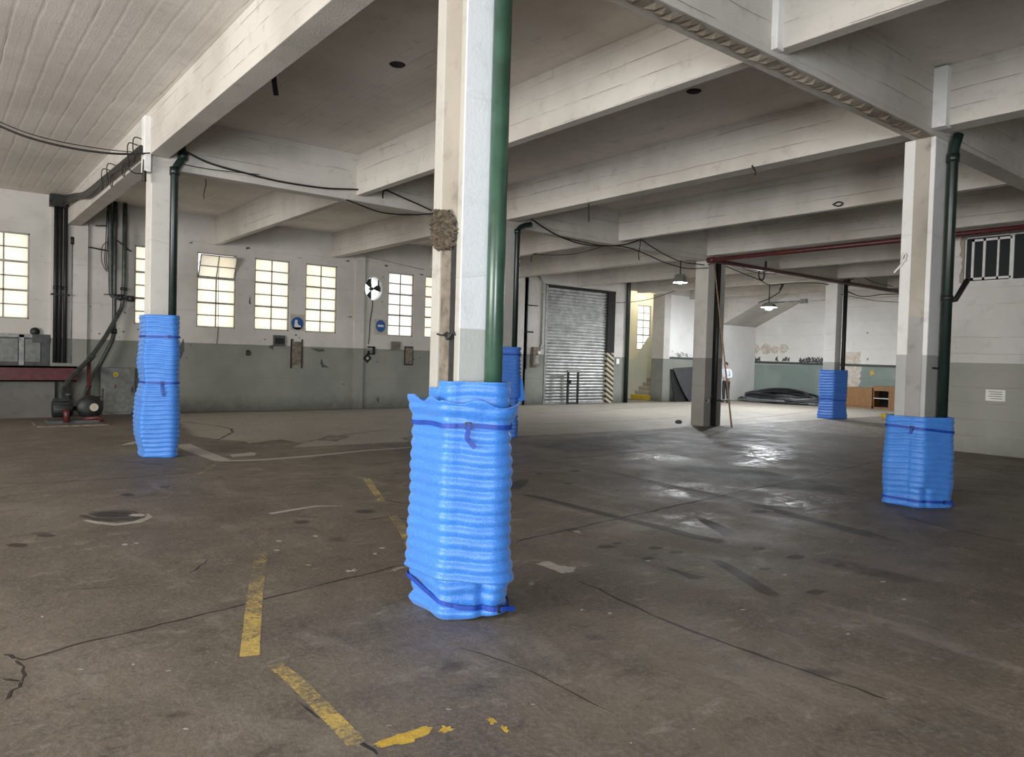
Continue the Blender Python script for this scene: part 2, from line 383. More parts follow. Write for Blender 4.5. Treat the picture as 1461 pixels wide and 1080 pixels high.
def ell(kind, px, py, rx, ry, s=1., soft=.5, tint=0., n=14):
    blob(kind, [(px+rx*math.cos(2*PI*k/n)*random.uniform(.85, 1.1), py+ry*math.sin(2*PI*k/n)*random.uniform(.85, 1.1)) for k in range(n)], s, soft, tint)
X0, X1, Y0, Y1 = -14.0, 32.2, -6.5, 23.2
fadd([(X0, Y0, 0), (X1, Y0, 0), (X1, Y1, 0), (X0, Y1, 0)], [(0, 1, 2, 3)], [(0., 0., 0., 1.)]*4, [(0., 0., 0., 1.)]*4, 0.)
# paler, dustier slabs beyond the second row of columns
blob('light', [(3.3, 12.35), (16, 12.0), (31.2, 11.6), (31.2, 20.5), (16, 20.5), (4.5, 20.4)], .80, .04, px=False)
blob('light', [(17, 8.2), (31, 8.2), (31, 12.2), (17, 12.2)], .5, .15, px=False)
for q in [(200, 640, 180, 22, .35), (520, 690, 160, 16, .38), (690, 760, 80, 14, .3), (905, 650, 150, 9, .55), (1000, 695, 190, 16, .45), (1120, 640, 130, 12, .5), (250, 820, 180, 30, .36), (560, 850, 170, 40, .33), (900, 840, 150, 22, .36), (180, 960, 220, 55, .36)]:
    ell('light', *q[:4], q[4], .85)
for q in [(1090, 650, 55, 20), (1065, 665, 45, 14), (1095, 690, 45, 16), (985, 745, 80, 20), (925, 652, 70, 10), (980, 700, 90, 14), (1150, 720, 90, 30)]:
    ell('wet', *q, 1., .6)
# the dark strip of floor between the slabs, oily tracks and spots
blob('dark', [(738, 640), (800, 650), (905, 645), (985, 632), (960, 614), (840, 622), (740, 632)], .62, .3)
blob('dark', [(905, 656), (990, 660), (1100, 668), (1215, 692), (1290, 705), (1270, 718), (1130, 705), (1000, 680), (930, 668)], .72, .45)
strip('dark', [(722, 700), (770, 710), (830, 725), (880, 738), (930, 750), (985, 764), (1025, 772), (1045, 770)], [.10, .14, .17, .17, .18, .18, .22, .1], .95, .3)
strip('dark', [(1050, 772), (1035, 758), (1012, 746), (990, 735)], [.2, .22, .18, .05], .95, .3)
strip('dark', [(722, 703), (732, 695), (745, 687), (756, 680)], [.28, .3, .22, .1], .85, .4)
strip('dark', [(1008, 793), (1030, 804), (1060, 822), (1095, 845), (1115, 856)], [.10, .14, .15, .16, .1], .95, .35)
strip('dark', [(940, 806), (968, 816), (990, 824), (1015, 826)], [.05, .07, .16, .1], .95, .35)
strip('dark', [(835, 665), (900, 680), (960, 694), (1050, 712), (1130, 735), (1230, 760), (1330, 790)], [.1, .2, .25, .25, .3, .4, .2], .72, .6)
strip('dark', [(1095, 775), (1180, 800), (1280, 825), (1400, 850)], [.2, .5, .6, .3], .55, .7)
for x_, y_, a_, b_ in [(865, 780, 22, 4), (925, 797, 18, 4), (935, 782, 16, 4), (880, 775, 14, 4), (965, 788, 18, 4), (1085, 730, 20, 4), (820, 757, 16, 4), (1082, 783, 18, 5), (1135, 795, 22, 5), (1165, 845, 25, 6), (1200, 850, 30, 7), (1090, 812, 14, 4), (810, 690, 12, 3), (820, 672, 12, 2.5), (770, 676, 8, 2), (1365, 700, 40, 4), (1320, 690, 25, 3), (1405, 745, 50, 6), (1350, 805, 60, 8), (1250, 870, 60, 10),
                     (240, 695, 20, 3), (60, 762, 25, 5), (25, 778, 22, 5), (430, 745, 22, 5), (420, 790, 30, 8), (480, 770, 40, 10), (520, 730, 25, 5), (300, 900, 60, 12), (480, 905, 50, 14), (850, 910, 60, 14), (640, 950, 90, 22), (450, 1010, 60, 18), (250, 1020, 70, 12), (1000, 900, 60, 12), (780, 935, 40, 12), (1180, 960, 90, 20), (1340, 930, 70, 16)]:
    ell('dark', x_, y_, a_, b_, random.uniform(.32, .48) if a_ > 28 else random.uniform(.55, .9), .75 if a_ > 28 else .6)
# saw joints and cracks
def crack(pts, wd=.012, s=1.):
    P = smooth_path([fl(*p) for p in pts], 3); Q = []; W = []
    for a, b in zip(P, P[1:]):
        n_ = max(1, int((b-a).length/.14)); t = (b-a).normalized()
        for k in range(n_):
            q = a.lerp(b, k/n_); j = random.gauss(0, .009); Q.append((q.x-t.y*j, q.y+t.x*j)); W.append(wd*1.5*random.uniform(.5, 1.5))
    Q.append((P[-1].x, P[-1].y)); W.append(wd*.4)
    strip('crack', Q, W, [s*random.uniform(.6, 1.) for _ in W], .45, px=False)
crack([(0, 934), (32, 940), (100, 922), (200, 899), (290, 876), (380, 854), (470, 832), (540, 815), (602, 800)], .016)
crack([(724, 775), (800, 758), (900, 736), (1030, 707), (1150, 681), (1265, 655)], .022)
crack([(820, 827), (870, 848), (930, 878), (1020, 912), (1100, 941), (1190, 972), (1280, 1003)], .018)
crack([(0, 691), (70, 688), (160, 683), (240, 677), (330, 668)], .02, .9)
crack([(415, 684), (480, 682), (560, 676), (605, 670)], .014, .9)
crack([(540, 711), (575, 718), (603, 716)], .02); crack([(520, 742), (560, 738), (600, 745)], .02, .8)
crack([(740, 631), (800, 627), (880, 620), (950, 613), (985, 609)], .035); crack([(740, 660), (830, 652), (880, 648), (990, 636), (1070, 627), (1180, 618)], .03, .9)
crack([(1000, 640), (1080, 650), (1180, 665), (1280, 672), (1461, 690)], .03, .8); crack([(1150, 682), (1265, 655), (1350, 636)], .025, .7)
crack([(830, 668), (900, 682), (960, 697), (1060, 717), (1160, 728)], .022, .9)
crack([(1355, 655), (1420, 672), (1461, 680)], .02, .8); crack([(1280, 735), (1380, 760), (1461, 775)], .02, .8)
crack([(20, 940), (30, 958), (32, 972), (0, 968)], .014); crack([(32, 972), (20, 985), (5, 1000)], .012); crack([(268, 820), (285, 808), (300, 796)], .01); crack([(90, 842), (150, 838), (230, 830)], .01, .8)
crack([(760, 590), (840, 587), (900, 582), (985, 578)], .03, .8); crack([(745, 606), (860, 602), (985, 594)], .03, .7); crack([(1040, 600), (1100, 594), (1170, 586)], .03, .7)
crack([(330, 641), (420, 633), (480, 622), (560, 612)], .025, .8); crack([(260, 601), (330, 612), (310, 628)], .03, .7); crack([(130, 655), (195, 660), (240, 664)], .02, .7); crack([(420, 1000), (520, 1062), (540, 1079)], .014, .8); crack([(640, 920), (760, 960), (900, 1030)], .01, .5)
# slab edge and loose battens by the second column row
strip('white', [(258, 634), (285, 645), (318, 657)], [.34, .30, .26], .72, .1)
strip('white', [(312, 658), (375, 656), (440, 651), (520, 643), (604, 637)], [.10, .16, .18, .14, .10], .8, .15); strip('crack', [(312, 660), (340, 659.5), (375, 657.5)], .05, 1.)
strip('white', [(740, 629), (830, 622), (960, 611), (985, 607)], .05, .45, .2)
strip('white', [(385, 733), (420, 727), (452, 722), (490, 722)], [.08, .09, .07, .02], .72, .2)
blob('white', [(326, 649), (358, 645), (368, 646), (366, 650), (330, 652)], .72, .1); blob('white', [(345, 634), (400, 627), (430, 632), (418, 640), (345, 641)], .45, .4)
blob('white', [(470, 621), (500, 622), (480, 630), (452, 628)], .5, .4); blob('white', [(570, 625), (600, 621), (604, 628), (590, 630)], .55, .4); blob('white', [(180, 632), (194, 629), (194, 634), (170, 636)], .7, .2)
blob('white', [(757, 803), (778, 798), (800, 806), (832, 811), (822, 819), (800, 820)], .62, .25); blob('white', [(748, 830), (762, 826), (768, 834), (755, 838)], .5, .4); blob('white', [(815, 757), (830, 756), (832, 760), (818, 761)], .6, .3)
blob('white', [(530, 690), (600, 672), (606, 700), (560, 706)], .42, .3); blob('white', [(545, 818), (575, 806), (590, 806), (560, 817)], .5, .4); blob('white', [(492, 814), (508, 811), (510, 815), (495, 817)], .7, .3)
for x_, y_ in [(398, 772), (395, 785), (450, 765), (612, 790), (610, 832), (535, 790), (545, 782), (440, 806), (178, 777), (195, 775), (60, 880), (115, 955), (308, 945), (240, 957), (190, 948), (265, 1040), (640, 1012), (555, 1035), (925, 800), (870, 875), (710, 760), (1120, 820), (1060, 870), (1260, 830), (1290, 855), (1210, 905), (760, 1005), (900, 1060), (990, 1040), (830, 870)]:
    ell('white', x_, y_, random.uniform(2, 6), random.uniform(.8, 1.8), .8, .3)
# broken round patch in the floor
ell('dark', 163, 736, 55, 9, 1., .2, n=20); ell('crack', 160, 734, 40, 5, .75, .3)
strip('white', [(120, 742), (140, 746), (165, 748.5), (195, 745), (213, 738), (210, 733)], [.05, .10, .13, .13, .09, .04], .62, .35); ell('white', 196, 735, 14, 2.5, .7, .3); ell('dark', 182, 706, 14, 3, .8, .3); ell('dark', 65, 764, 18, 3, .9, .4)
# worn yellow lane lines
strip('yellow', [(377, 752), (371, 800), (364, 845), (360, 890), (356, 936)], .115, [.38, .42, .50, .56, .64], .14, .3)
strip('yellow', [(392, 948), (420, 970), (450, 1000), (480, 1030), (510, 1062)], .10, [.42, .54, .54, .56, .48], .18, .3)
blob('yellow', [(530, 1063), (555, 1050), (580, 1046), (608, 1034), (621, 1036), (618, 1046), (590, 1058), (560, 1064), (540, 1069)], .92, .15)
blob('yellow', [(627, 1034), (640, 1036), (650, 1040), (640, 1044), (625, 1047)], .8, .25); blob('yellow', [(693, 1025), (703, 1024), (708, 1031), (699, 1035)], .9, .2); blob('yellow', [(714, 1034), (720, 1036), (731, 1045), (722, 1045), (713, 1041)], .85, .2)
strip('yellow', [(523, 683), (538, 705), (552, 725), (570, 748), (584, 772), (594, 800)], .10, [.55, .55, .4, .5, .5, .7], .08, .45)
strip('yellow', [(306, 663), (285, 675), (262, 686), (235, 700), (222, 708)], .06, [.5, .45, .4, .42, .2], .1, .7)
blob('yellow', [(96, 632), (165, 628), (150, 637), (100, 639)], .42, .3, .5)
fb.a = dict(mask=fmask, mask2=fmask2, tint=ftint)
struct(fb, 'floor', 'floor')

# ---- ceiling slab
struct(MB().box((X0, Y0, ZC), (X1, Y1, ZC+.2)), 'ceiling', 'ceiling')

# ---- window wall
WIN = [(-4.9, -3.9), (-3.4, -2.4), (-.6, .4), (.84, 1.84), (4.07, 5.07), (5.57, 6.59), (7.1, 8.1), (8.58, 9.56), (11.28, 12.2), (12.62, 13.6)]
WZ0, WZ1 = 2.27, 4.26
FAN = (10.755, 3.70)
wb = MB()
wall_cells(wb, 'y', YW, YW+.22, [X0, 16.9], [0, ZC], [(a, b, WZ0, WZ1) for a, b in WIN]+[(10.40, 11.11, 3.30, 4.10)])
SH0, SH1, SHZ = 17.95, 21.62, 4.42           # roller door opening
ST0, ST1, STZ = 22.4, 25.0, 4.62             # opening to the stairs
wall_cells(wb, 'y', YS, YS+.25, [16.9, XF+.2], [0, ZC], [(SH0, SH1, 0, SHZ), (ST0, ST1, 0, STZ)])
wb.box((16.8, YW, 0), (16.9, YS+.2, ZC))
wb.box((24.62, YS-.02, 0), (25.02, YS+.62, STZ))      # pier beside the stairs
# the round cut for the extractor fan: a square hole closed by a ring of wall
ringp = []
for k in range(32):
    a = 2*PI*k/32; ca, sa = math.cos(a), math.sin(a); q = 1/max(abs(ca)/.355, abs(sa)/.40)
    ringp.append(((FAN[0]+.315*ca, FAN[1]+.375*sa), (FAN[0]+q*ca, FAN[1]+q*sa)))
for k in range(32):
    (a, b), (c, d) = ringp[k], ringp[(k+1) % 32]
    for y_ in (YW, YW+.22): wb.quad((a[0], y_, a[1]), (b[0], y_, b[1]), (d[0], y_, d[1]), (c[0], y_, c[1]))
    wb.quad((a[0], YW, a[1]), (c[0], YW, c[1]), (c[0], YW+.22, c[1]), (a[0], YW+.22, a[1]))
# flaked and bare patches on the paint
def wpatch(mb, axis, val, pts, mi, n=5, amp=.02, seed=0, lift=.003):
    P = [at(axis, val-lift, *p) for p in pts]; mb.poly(jag(P, amp, n, seed), mi)
for i, (pts, mi) in enumerate([([(443, 497), (462, 498), (463, 501), (455, 502)], 1), ([(390, 500), (384, 493), (390, 492)], 1), ([(250, 506), (262, 482), (263, 500), (258, 512)], 1),
        ([(459, 511), (462, 520), (470, 524), (460, 525), (457, 518)], 1), ([(504, 549), (512, 545), (515, 549), (508, 552)], 1), ([(540, 576), (537, 570), (541, 565)], 1), ([(487, 548), (492, 547), (492, 549)], 1), ([(270, 346), (275, 345), (275, 347), (269, 348)], 1),
        ([(351, 353), (357, 352), (357, 355), (351, 356)], 1), ([(424, 367), (430, 367), (430, 369)], 1), ([(492, 372), (498, 371), (498, 374)], 1), ([(547, 379), (553, 378), (553, 381)], 1), ([(597, 391), (604, 391), (604, 393)], 1), ([(352, 499), (355, 499), (355, 505), (351, 505)], 1),
        ([(355, 433), (357, 421), (358, 434)], 1), ([(507, 448), (509, 438), (510, 449)], 1), ([(493, 452), (502, 451), (502, 453)], 1)]):
    wpatch(wb, 'y', YW, pts, mi, 3, .015, i)
for k in range(26): # dowel holes and chips
    x_, z_ = random.uniform(3, 16), random.uniform(1.3, 2.2); r_ = random.uniform(.012, .03); c = Vector((x_, YW-.003, z_))
    wb.poly([c+Vector((r_*math.cos(a)*random.uniform(.6, 1.3), 0, r_*math.sin(a)*random.uniform(.5, 1.2))) for a in [2*PI*q/7 for q in range(7)]], 1)
for k in range(14):
    x_, z_ = random.uniform(3.0, 3.9), random.uniform(1.9, 2.9); r_ = random.uniform(.012, .035); c = Vector((x_, YW-.003, z_))
    wb.poly([c+Vector((r_*math.cos(a)*random.uniform(.6, 1.3), 0, r_*math.sin(a)*random.uniform(.5, 1.2))) for a in [2*PI*q/7 for q in range(7)]], 1)
# white plaster, a whitened panel and bare strips past the stairs
wb.quad((25.05, YS-.004, 1.84), (28.7, YS-.004, 1.84), (28.7, YS-.004, 1.93), (25.05, YS-.004, 1.93), 3)
for k, (a_, b_, h_) in enumerate([(953, 962, 499), (960, 972, 503), (970, 982, 502), (978, 988, 505)]):
    wpatch(wb, 'y', YS, [(a_, 509), (b_, 509), (b_-1, h_+2), (a_+1, h_)], 1, 5, .05, 40+k)
wb.quad((28.0, YS-.004, 0), (XF, YS-.004, 0), (XF, YS-.004, 3.5), (28.0, YS-.004, 3.5), 4)
wb.quad((25.03, YS-.003, 1.94), (28.0, YS-.003, 1.94), (28.0, YS-.003, 4.6), (25.03, YS-.003, 4.6), 4)  # wall whitened above the dado, the lamp's brightness put into its colour
struct(wb, 'wall_left', ['wall_left', 'flake', 'palegreen', 'greenline', 'white_wall'])
# pilasters on it, under the beams
for i, (a, b) in enumerate([(2.26, 3.02), (10.12, 10.42)]):
    struct(MB().box((a, YW-.09, 0), (b, YW+.01, ZC)), 'trim_%d' % (i+1), 'wall_left')
# ---- end wall, its two-tone paint with flaking edge
eb = MB(); eb.box((XF, Y0, 0), (XF+.2, YS+.2, ZC)); X_ = XF
def ebp(pts, mi, n=5, amp=.04, seed=0): wpatch(eb, 'x', XF, pts, mi, n, amp, seed)
eb.quad(at('x', XF-.004, 1046, 514), at('x', XF-.004, 1046, 517.5), at('x', XF-.004, 1290, 525), at('x', XF-.004, 1290, 521.5), 1)
for k in range(16):
    cx_ = 1140+k*2.2; ebp([(cx_, 517.5), (cx_+3.2, 517.6), (cx_+2.6, random.uniform(508, 513)), (cx_+.4, random.uniform(508, 513))], 2, 4, .05, k)
for k, cx_ in enumerate([1064, 1068, 1073, 1077, 1081, 1106, 1116, 1119, 1123]): ebp([(cx_, 515), (cx_+4, 515), (cx_+3.5, random.uniform(508, 512)), (cx_+.5, random.uniform(509, 513))], 2, 4, .05, 50+k)
for k, (cx_, cy_, r_) in enumerate([(1066, 498, 6), (1078, 497.5, 6.5), (1093, 498, 8), (1105, 499, 6), (1118, 497, 7)]):
    ebp([(cx_+r_*math.cos(a)*.95, cy_+r_*math.sin(a)) for a in [2*PI*q/9 for q in range(9)]], 3, 2, .03, 70+k)
ebp([(1199, 503), (1228, 502), (1228, 520), (1227, 548), (1221, 553), (1199, 560)], 3, 7, .06, 90); ebp([(1196, 550), (1206, 550), (1206, 578), (1196, 578)], 4, 3, .02, 91)
ebp([(1237, 511), (1239, 511), (1238, 515)], 2, 2, .01, 92); ebp([(1236, 474), (1239, 474), (1238, 477)], 2, 2, .01, 93); ebp([(1240, 530), (1246, 527), (1247, 533), (1242, 536)], 5, 3, .03, 94)
struct(eb, 'wall_far', ['wall_far', 'greenline', 'flake', 'patchbeige', 'dirtwhite', 'yellowpaint'])
# ---- block wall on the right with a knocked-through opening
ry = [at('x', XR, 1375, 370).y, 5.0]; RZ0, RZ1 = 3.47, 4.42
rb = MB(); wall_cells(rb, 'x', XR, XR+.22, [Y0, 7.25], [0, ZC], [(5.0, ry[0], RZ0, RZ1)])
jagpts = [Vector((XR-.004, ry[0]+.01, RZ0-.02))]+[Vector((XR-.004, ry[0]+random.uniform(.02, .09), RZ0+(RZ1-RZ0+.03)*k/12)) for k in range(13)]+[Vector((XR-.004, 5.0, RZ1+.05)), Vector((XR-.004, 5.0, RZ1)), Vector((XR-.004, ry[0], RZ1)), Vector((XR-.004, ry[0], RZ0))]
rb.poly(jagpts[-1:]+jagpts[:14]+jagpts[-2:-1], 1); rb.poly([jagpts[13], jagpts[14], jagpts[15], jagpts[16]], 1)
struct(rb, 'wall_right', ['wall_right', 'rubble'])
struct(MB().box((XR, 7.03, 0), (XF, 7.25, ZC)), 'wall_return', 'wall_right')
struct(MB().box((XR+.9, 3.6, 2.5), (XR+1.0, 7.0, ZC)), 'wall_office', 'dirtwhite')
# ---- walls behind the camera with their open gates
bb = MB(); wall_cells(bb, 'x', X0+.3, X0+.1, [Y0, YW], [0, ZC], [(-.2, 10.2, 0, 4.4)]); struct(bb, 'wall_back', 'wall_left')
bb = MB(); wall_cells(bb, 'y', Y0+.3, Y0+.1, [X0, XF], [0, ZC], [(-6.6, -2.6, 0, 3.5)]); struct(bb, 'wall_near', 'wall_left')
# ---- stairwell behind its opening
sb = MB(); sb.box((ST0-2.2, 22.9, 0), (25.33, 23.05, 6), 0); sb.box((26.24, 22.9, 0), (31, 23.05, 6), 0); sb.box((25.33, 22.9, 0), (26.24, 23.05, 2.24), 0); sb.box((25.33, 22.9, 4.27), (26.24, 23.05, 6), 0)
sb.box((29, YS, 0), (29.15, 22.9, 6), 0); sb.box((ST0-2.3, YS+.25, 0), (ST0-2.2, 23, 6), 0); sb.box((ST0-2.3, YS, 5.8), (29.2, 23, 6), 0)
zq = [(22.0, 22.897, 1.72), (25.2, 22.897, 1.8), (26.0, 22.897, 2.75), (28.9, 22.897, 4.9), (28.9, 22.897, 0), (22.0, 22.897, 0)]; sb.poly(zq, 1)
struct(sb, 'wall_stairwell', ['cream', 'palegreen'])
stb = MB()
NS = 10
for k in range(NS):
    a = 25.02+k*.27; stb.box((a, YS+.26, 0 if k == 0 else .19*k-.02), (a+.27 if k < NS-1 else 28.9, 22.897, .19*(k+1)), 1 if k == 0 else 0)
    if k: stb.box((a-.02, YS+.26, .19*(k+1)-.045), (a+.01, 22.897, .19*(k+1)), 2)
o = struct(stb, 'stairs', ['plaster', 'yellowpaint', 'patchbeige']); del o['kind']
tag(o, 'concrete staircase with a yellow-painted bottom step, rising behind the wall opening', 'stairs')
# ---- sloping soffit in the far corner
sp = MB().prism([(28.7, YS, 3.5), (28.7, YS, 4.9), (28.7, 18.6, 4.9), (28.7, 18.3, 4.9), (28.7, 17.85, 4.9)], (XF-28.7, 0, 0))
o = struct(sp, 'ceiling_slope', 'wall_far_white' if False else 'beam')
# ---- beams: deep girders on the column lines, shallower ribs between, all cast with the slab
def beam(name, a, b, mat='beam'): return struct(MB().box(a, b), name, mat, None, .008)
beam('girder_beam', (2.61, 3.85, 4.44), (XR, 4.12, ZC+.02)); beam('girder_beam', (2.60, 12.2, 4.40), (XF, 12.47, ZC+.02))
# the broken plaster along the underside of the first girder
gb = MB(); zg = 4.436
pa = [Vector((2.96+i*.11, 3.885+random.uniform(-.022, .02), zg)) for i in range(59)]; pb = [Vector((2.96+i*.11, 4.035+random.uniform(-.03, .02), zg)) for i in range(59)]
for i in range(58):
    c = (pa[i]+pb[i+1])/2+Vector((0, 0, random.uniform(-.035, .0)))
    o_ = gb.add([pa[i], pa[i+1], pb[i+1], pb[i], c], [(0, 1, 4), (1, 2, 4), (2, 3, 4), (3, 0, 4)], 0)
struct(gb, 'trim_3', 'rubble')
for i, x_ in enumerate([2.61, 5.99, 9.37, 12.75, 16.15, 19.52, 22.9, 26.28, 29.66]):
    col_line = i % 2 == 0; wd = .25 if col_line else .15; zb_ = 4.56 if i == 0 else (4.52 if col_line else 4.5)
    beam('cross_beam', (x_-(.03 if col_line else 0), Y0, zb_), (x_+wd, YW if x_ < 16 else YS, ZC+.02))
# vertical ribs where beams and girders cross
for a, b in [((2.50, 12.12, 4.3), (2.60, 12.32, 5.13)), ((9.24, 3.70, 4.50), (9.40, 3.90, 5.2)), ((5.90, 3.79, 4.48), (6.02, 3.90, 5.2))]:
    struct(MB().box(a, b), 'trim_4', 'column', None, .01)
# ---- windows
def window(idx, x0, x1, tilt=False, y=YW, pm='pane', z0=WZ0, z1=WZ1):
    f = MB(); d0, d1 = y+.06, y+.10; xm = (x0+x1)/2; rows = 6; e = .03
    zs_ = [z0+(z1-z0)*k/rows for k in range(rows+1)]
    f.box((x0, d0-.03, z0), (x0+e, d1+.02, z1)); f.box((x1-e, d0-.03, z0), (x1, d1+.02, z1)); f.box((x0, d0-.03, z0), (x1, d1+.02, z0+e)); f.box((x0, d0-.03, z1-e), (x1, d1+.02, z1))
    sash_from = 4 if tilt else 99
    f.box((xm-.013, d0, z0), (xm+.013, d1, zs_[4] if tilt else z1))
    for k in range(1, rows):
        if k > sash_from: continue
        t_ = .022 if k in (2, 4) else .013; f.box((x0, d0-(.02 if k == 4 else 0), zs_[k]-t_), (x1, d1, zs_[k]+t_))
    root = struct(f, 'window_%d' % idx, 'frame')
    p = MB(); top = zs_[4] if tilt else z1
    p.box((x0+e*.8, y+.075, z0+e*.8), (x1-e*.8, y+.083, top-e*.5)); p.build('pane', pm, root)
    if tilt:
        ang = math.radians(24); s_ = MB(); g = MB(); zt, zb = z1-.02, zs_[4]+.02
        def tp(x, d, z):   # hung from above, swung into the room at its foot
            h = zt-z; return (x, y+.05-.0-math.sin(ang)*(z-zb)*1.0+d, zb+math.cos(ang)*(z-zb))
        def tb(m, a, b):
            (xa, da, za), (xb, db, zb2) = a, b
            c = [tp(x, d, z) for z in (za, zb2) for (x, d) in ((xa, da), (xb, da), (xb, db), (xa, db))]
            m.add(c, [(0, 3, 2, 1), (4, 5, 6, 7), (0, 1, 5, 4), (1, 2, 6, 5), (2, 3, 7, 6), (3, 0, 4, 7)])
        xa, xb = x0+.035, x1-.035; zm = (zt+zb)/2
        tb(s_, (xa, 0, zb), (xa+.025, .03, zt)); tb(s_, (xb-.025, 0, zb), (xb, .03, zt)); tb(s_, (xa, 0, zb), (xb, .03, zb+.025)); tb(s_, (xa, 0, zt-.025), (xb, .03, zt)); tb(s_, (xm-.012, 0, zb), (xm+.012, .03, zt)); tb(s_, (xa, 0, zm-.012), (xb, .03, zm+.012))
        so = s_.build('sash', 'frame', root); tb(g, (xa+.02, .011, zb+.02), (xb-.02, .018, zt-.02)); g.build('pane', pm, so)
        for xx in (xa, xb): MB().tube([(xx, y+.06, zm), tp(xx, 0, zt-.2)], .008, 6).build('stay', 'frame', root)
    return root
for i, (a, b) in enumerate(WIN): window(i+1, a, b, i == 5, pm='panewhite' if i == 8 else 'pane')
window(11, 25.33, 26.24, False, 22.88, 'panewhite', 2.24, 4.27)
# thin plaster lip round the near windows is part of the wall; the right-hand office window:
q0 = at('x', XR+.06, 1385, 400); wy1 = at('x', XR+.06, 1386, 370).y; wy0 = 5.02
f = MB(); xx = XR+.06
def fbar(y0, y1, z0, z1, d=.05): f.box((xx, y0, z0), (xx+d, y1, z1))
ys_ = [at('x', xx, px, 370).y for px in (1389, 1404, 1424, 1443, 1446)]
fbar(5.0, wy1+.13, RZ0, RZ0+.03, .09); fbar(5.0, wy1+.13, RZ1-.05, RZ1-.02, .09); fbar(wy1+.10, wy1+.13, RZ0, RZ1-.03, .09)
fbar(ys_[3], wy1, RZ0+.05, RZ0+.095); fbar(ys_[3], wy1, RZ1-.12, RZ1-.075); fbar(wy1-.045, wy1, RZ0+.05, RZ1-.075); fbar(ys_[1]-.02, ys_[1]+.025, RZ0+.05, RZ1-.075); fbar(ys_[2]-.015, ys_[2]+.02, RZ0+.05, RZ1-.075); fbar(ys_[3]-.04, ys_[3]+.03, RZ0+.03, RZ1-.05, .07); fbar(5.0, 5.05, RZ0+.03, RZ1-.05, .07)
ow = struct(f, 'window_12', 'alu'); MB().box((xx+.03, 5.05, RZ0+.03), (xx+.036, wy1+.1, RZ1-.06)).build('pane', 'glass', ow)
# ---- roller door
db = MB(); zz = 0.03; pitch = .118; prof = []
while zz < SHZ-.02:
    for k, (dy, dz) in enumerate(((.0, 0), (-.030, .018), (-.042, .055), (-.034, .085), (0, .104))): prof.append((YS+.11+dy, zz+dz))
    zz += pitch
for (ya, za), (yb, zb) in zip(prof, prof[1:]): db.quad((SH0+.05, ya, za), (SH1-.40, ya, za), (SH1-.40, yb, zb), (SH0+.05, yb, zb), 1 if yb-ya > .015 or (abs(zb-za) < .006) else 0)
db.f = [q[::-1] for q in db.f]
door = struct(db, 'door_1', ['steel', 'flake'])
MB().box((SH0+.04, YS+.06, 0), (SH1-.40, YS+.13, .06)).build('bottom_rail', 'steel', door)
MB().box((SH0-.04, YS-.03, 0), (SH0+.06, YS+.12, SHZ)).build('guide', 'greypipe', door)
MB().box((SH1-.42, YS-.03, 2.0), (SH1-.02, YS+.13, SHZ)).build('guide', 'dark', door)
MB().box((SH1-.42, YS-.035, 0), (SH1-.02, YS+.13, 2.0)).build('striped_guide', 'hazard', door)
MB().box((SH0-.04, YS-.02, SHZ-.04), (SH1, YS+.1, SHZ+.04)).build('head_rail', 'dark', door)
# ------------------------------------------------------------------ columns
def hullpts(P):
    P = sorted(set((round(p[0], 6), round(p[1], 6)) for p in P)); L, U = [], []
    for p in P:
        while len(L) > 1 and (L[-1][0]-L[-2][0])*(p[1]-L[-2][1])-(L[-1][1]-L[-2][1])*(p[0]-L[-2][0]) <= 0: L.pop()
        L.append(p)
    for p in reversed(P):
        while len(U) > 1 and (U[-1][0]-U[-2][0])*(p[1]-U[-2][1])-(U[-1][1]-U[-2][1])*(p[0]-U[-2][0]) <= 0: U.pop()
        U.append(p)
    return L[:-1]+U[:-1]
def column(label, x, y, w, d, top, mat, groove=None, lit_face=False):
    t = thing('concrete_column', label, 'column', (x+w/2, y+d/2, 0), 'white concrete columns')
    b = MB(); gd = .03
    if groove:
        g0, g1 = groove; pts = [(x, y), (x+w, y), (x+w, y+d), (x, y+d), (x, g1), (x+gd, g1), (x+gd, g0), (x, g0)]
        b.prism([(px, py, -.01) for px, py in pts], (0, 0, top))
        if lit_face: b.mi[2] = 1
    else: b.box((x, y, -.01), (x+w, y+d, top))
    b.build('shaft', [mat, 'column_lit_face'], t, (x+w/2, y+d/2, 0), .012)
    return t
GR = (3.905, 4.085)
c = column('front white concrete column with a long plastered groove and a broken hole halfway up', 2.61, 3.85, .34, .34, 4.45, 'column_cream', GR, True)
L0 = (2.78, 4.02, 0)
ch = MB(); ch.box((2.620, GR[0], 2.47), (2.64, GR[1], 4.44)); ch.build('plaster_chase', 'plaster', c, L0)
ch = MB()                       # the hole hacked in the edge, rough cement inside
random.seed(3); n_, m_ = 26, 20
gv = []
for j in range(m_+1):
    for i in range(n_+1):
        yy = 3.865+(4.20-3.865)*i/n_; z_ = 2.33+.27*j/m_+.06*(i/n_-.5); e = i in (0, n_) or j in (0, m_)
        gv.append((2.606-(0 if e else random.uniform(-.012, .035)), yy+random.uniform(-.005, .005), z_+random.uniform(-.006, .006)))
ch.add(gv, [(j*(n_+1)+i, j*(n_+1)+i+1, (j+1)*(n_+1)+i+1, (j+1)*(n_+1)+i) for j in range(m_) for i in range(n_) if ((i-n_*.55)/(n_*.52))**2+((j-m_*.5)/(m_*.52))**2 < random.uniform(.9, 1.06)])
ch.build('broken_patch', 'rubble_dark', c, L0)
ch = MB(); ch.box((2.612, 3.965, 1.45), (2.64, GR[1]-.012, 2.36)); ch.build('wooden_batten', 'oldwood', c, L0, .004)
ch = MB(); ch.box((2.616, GR[0]+.004, 0), (2.64, 3.960, 2.36)); ch.build('dark_slot', 'dark', c, L0)
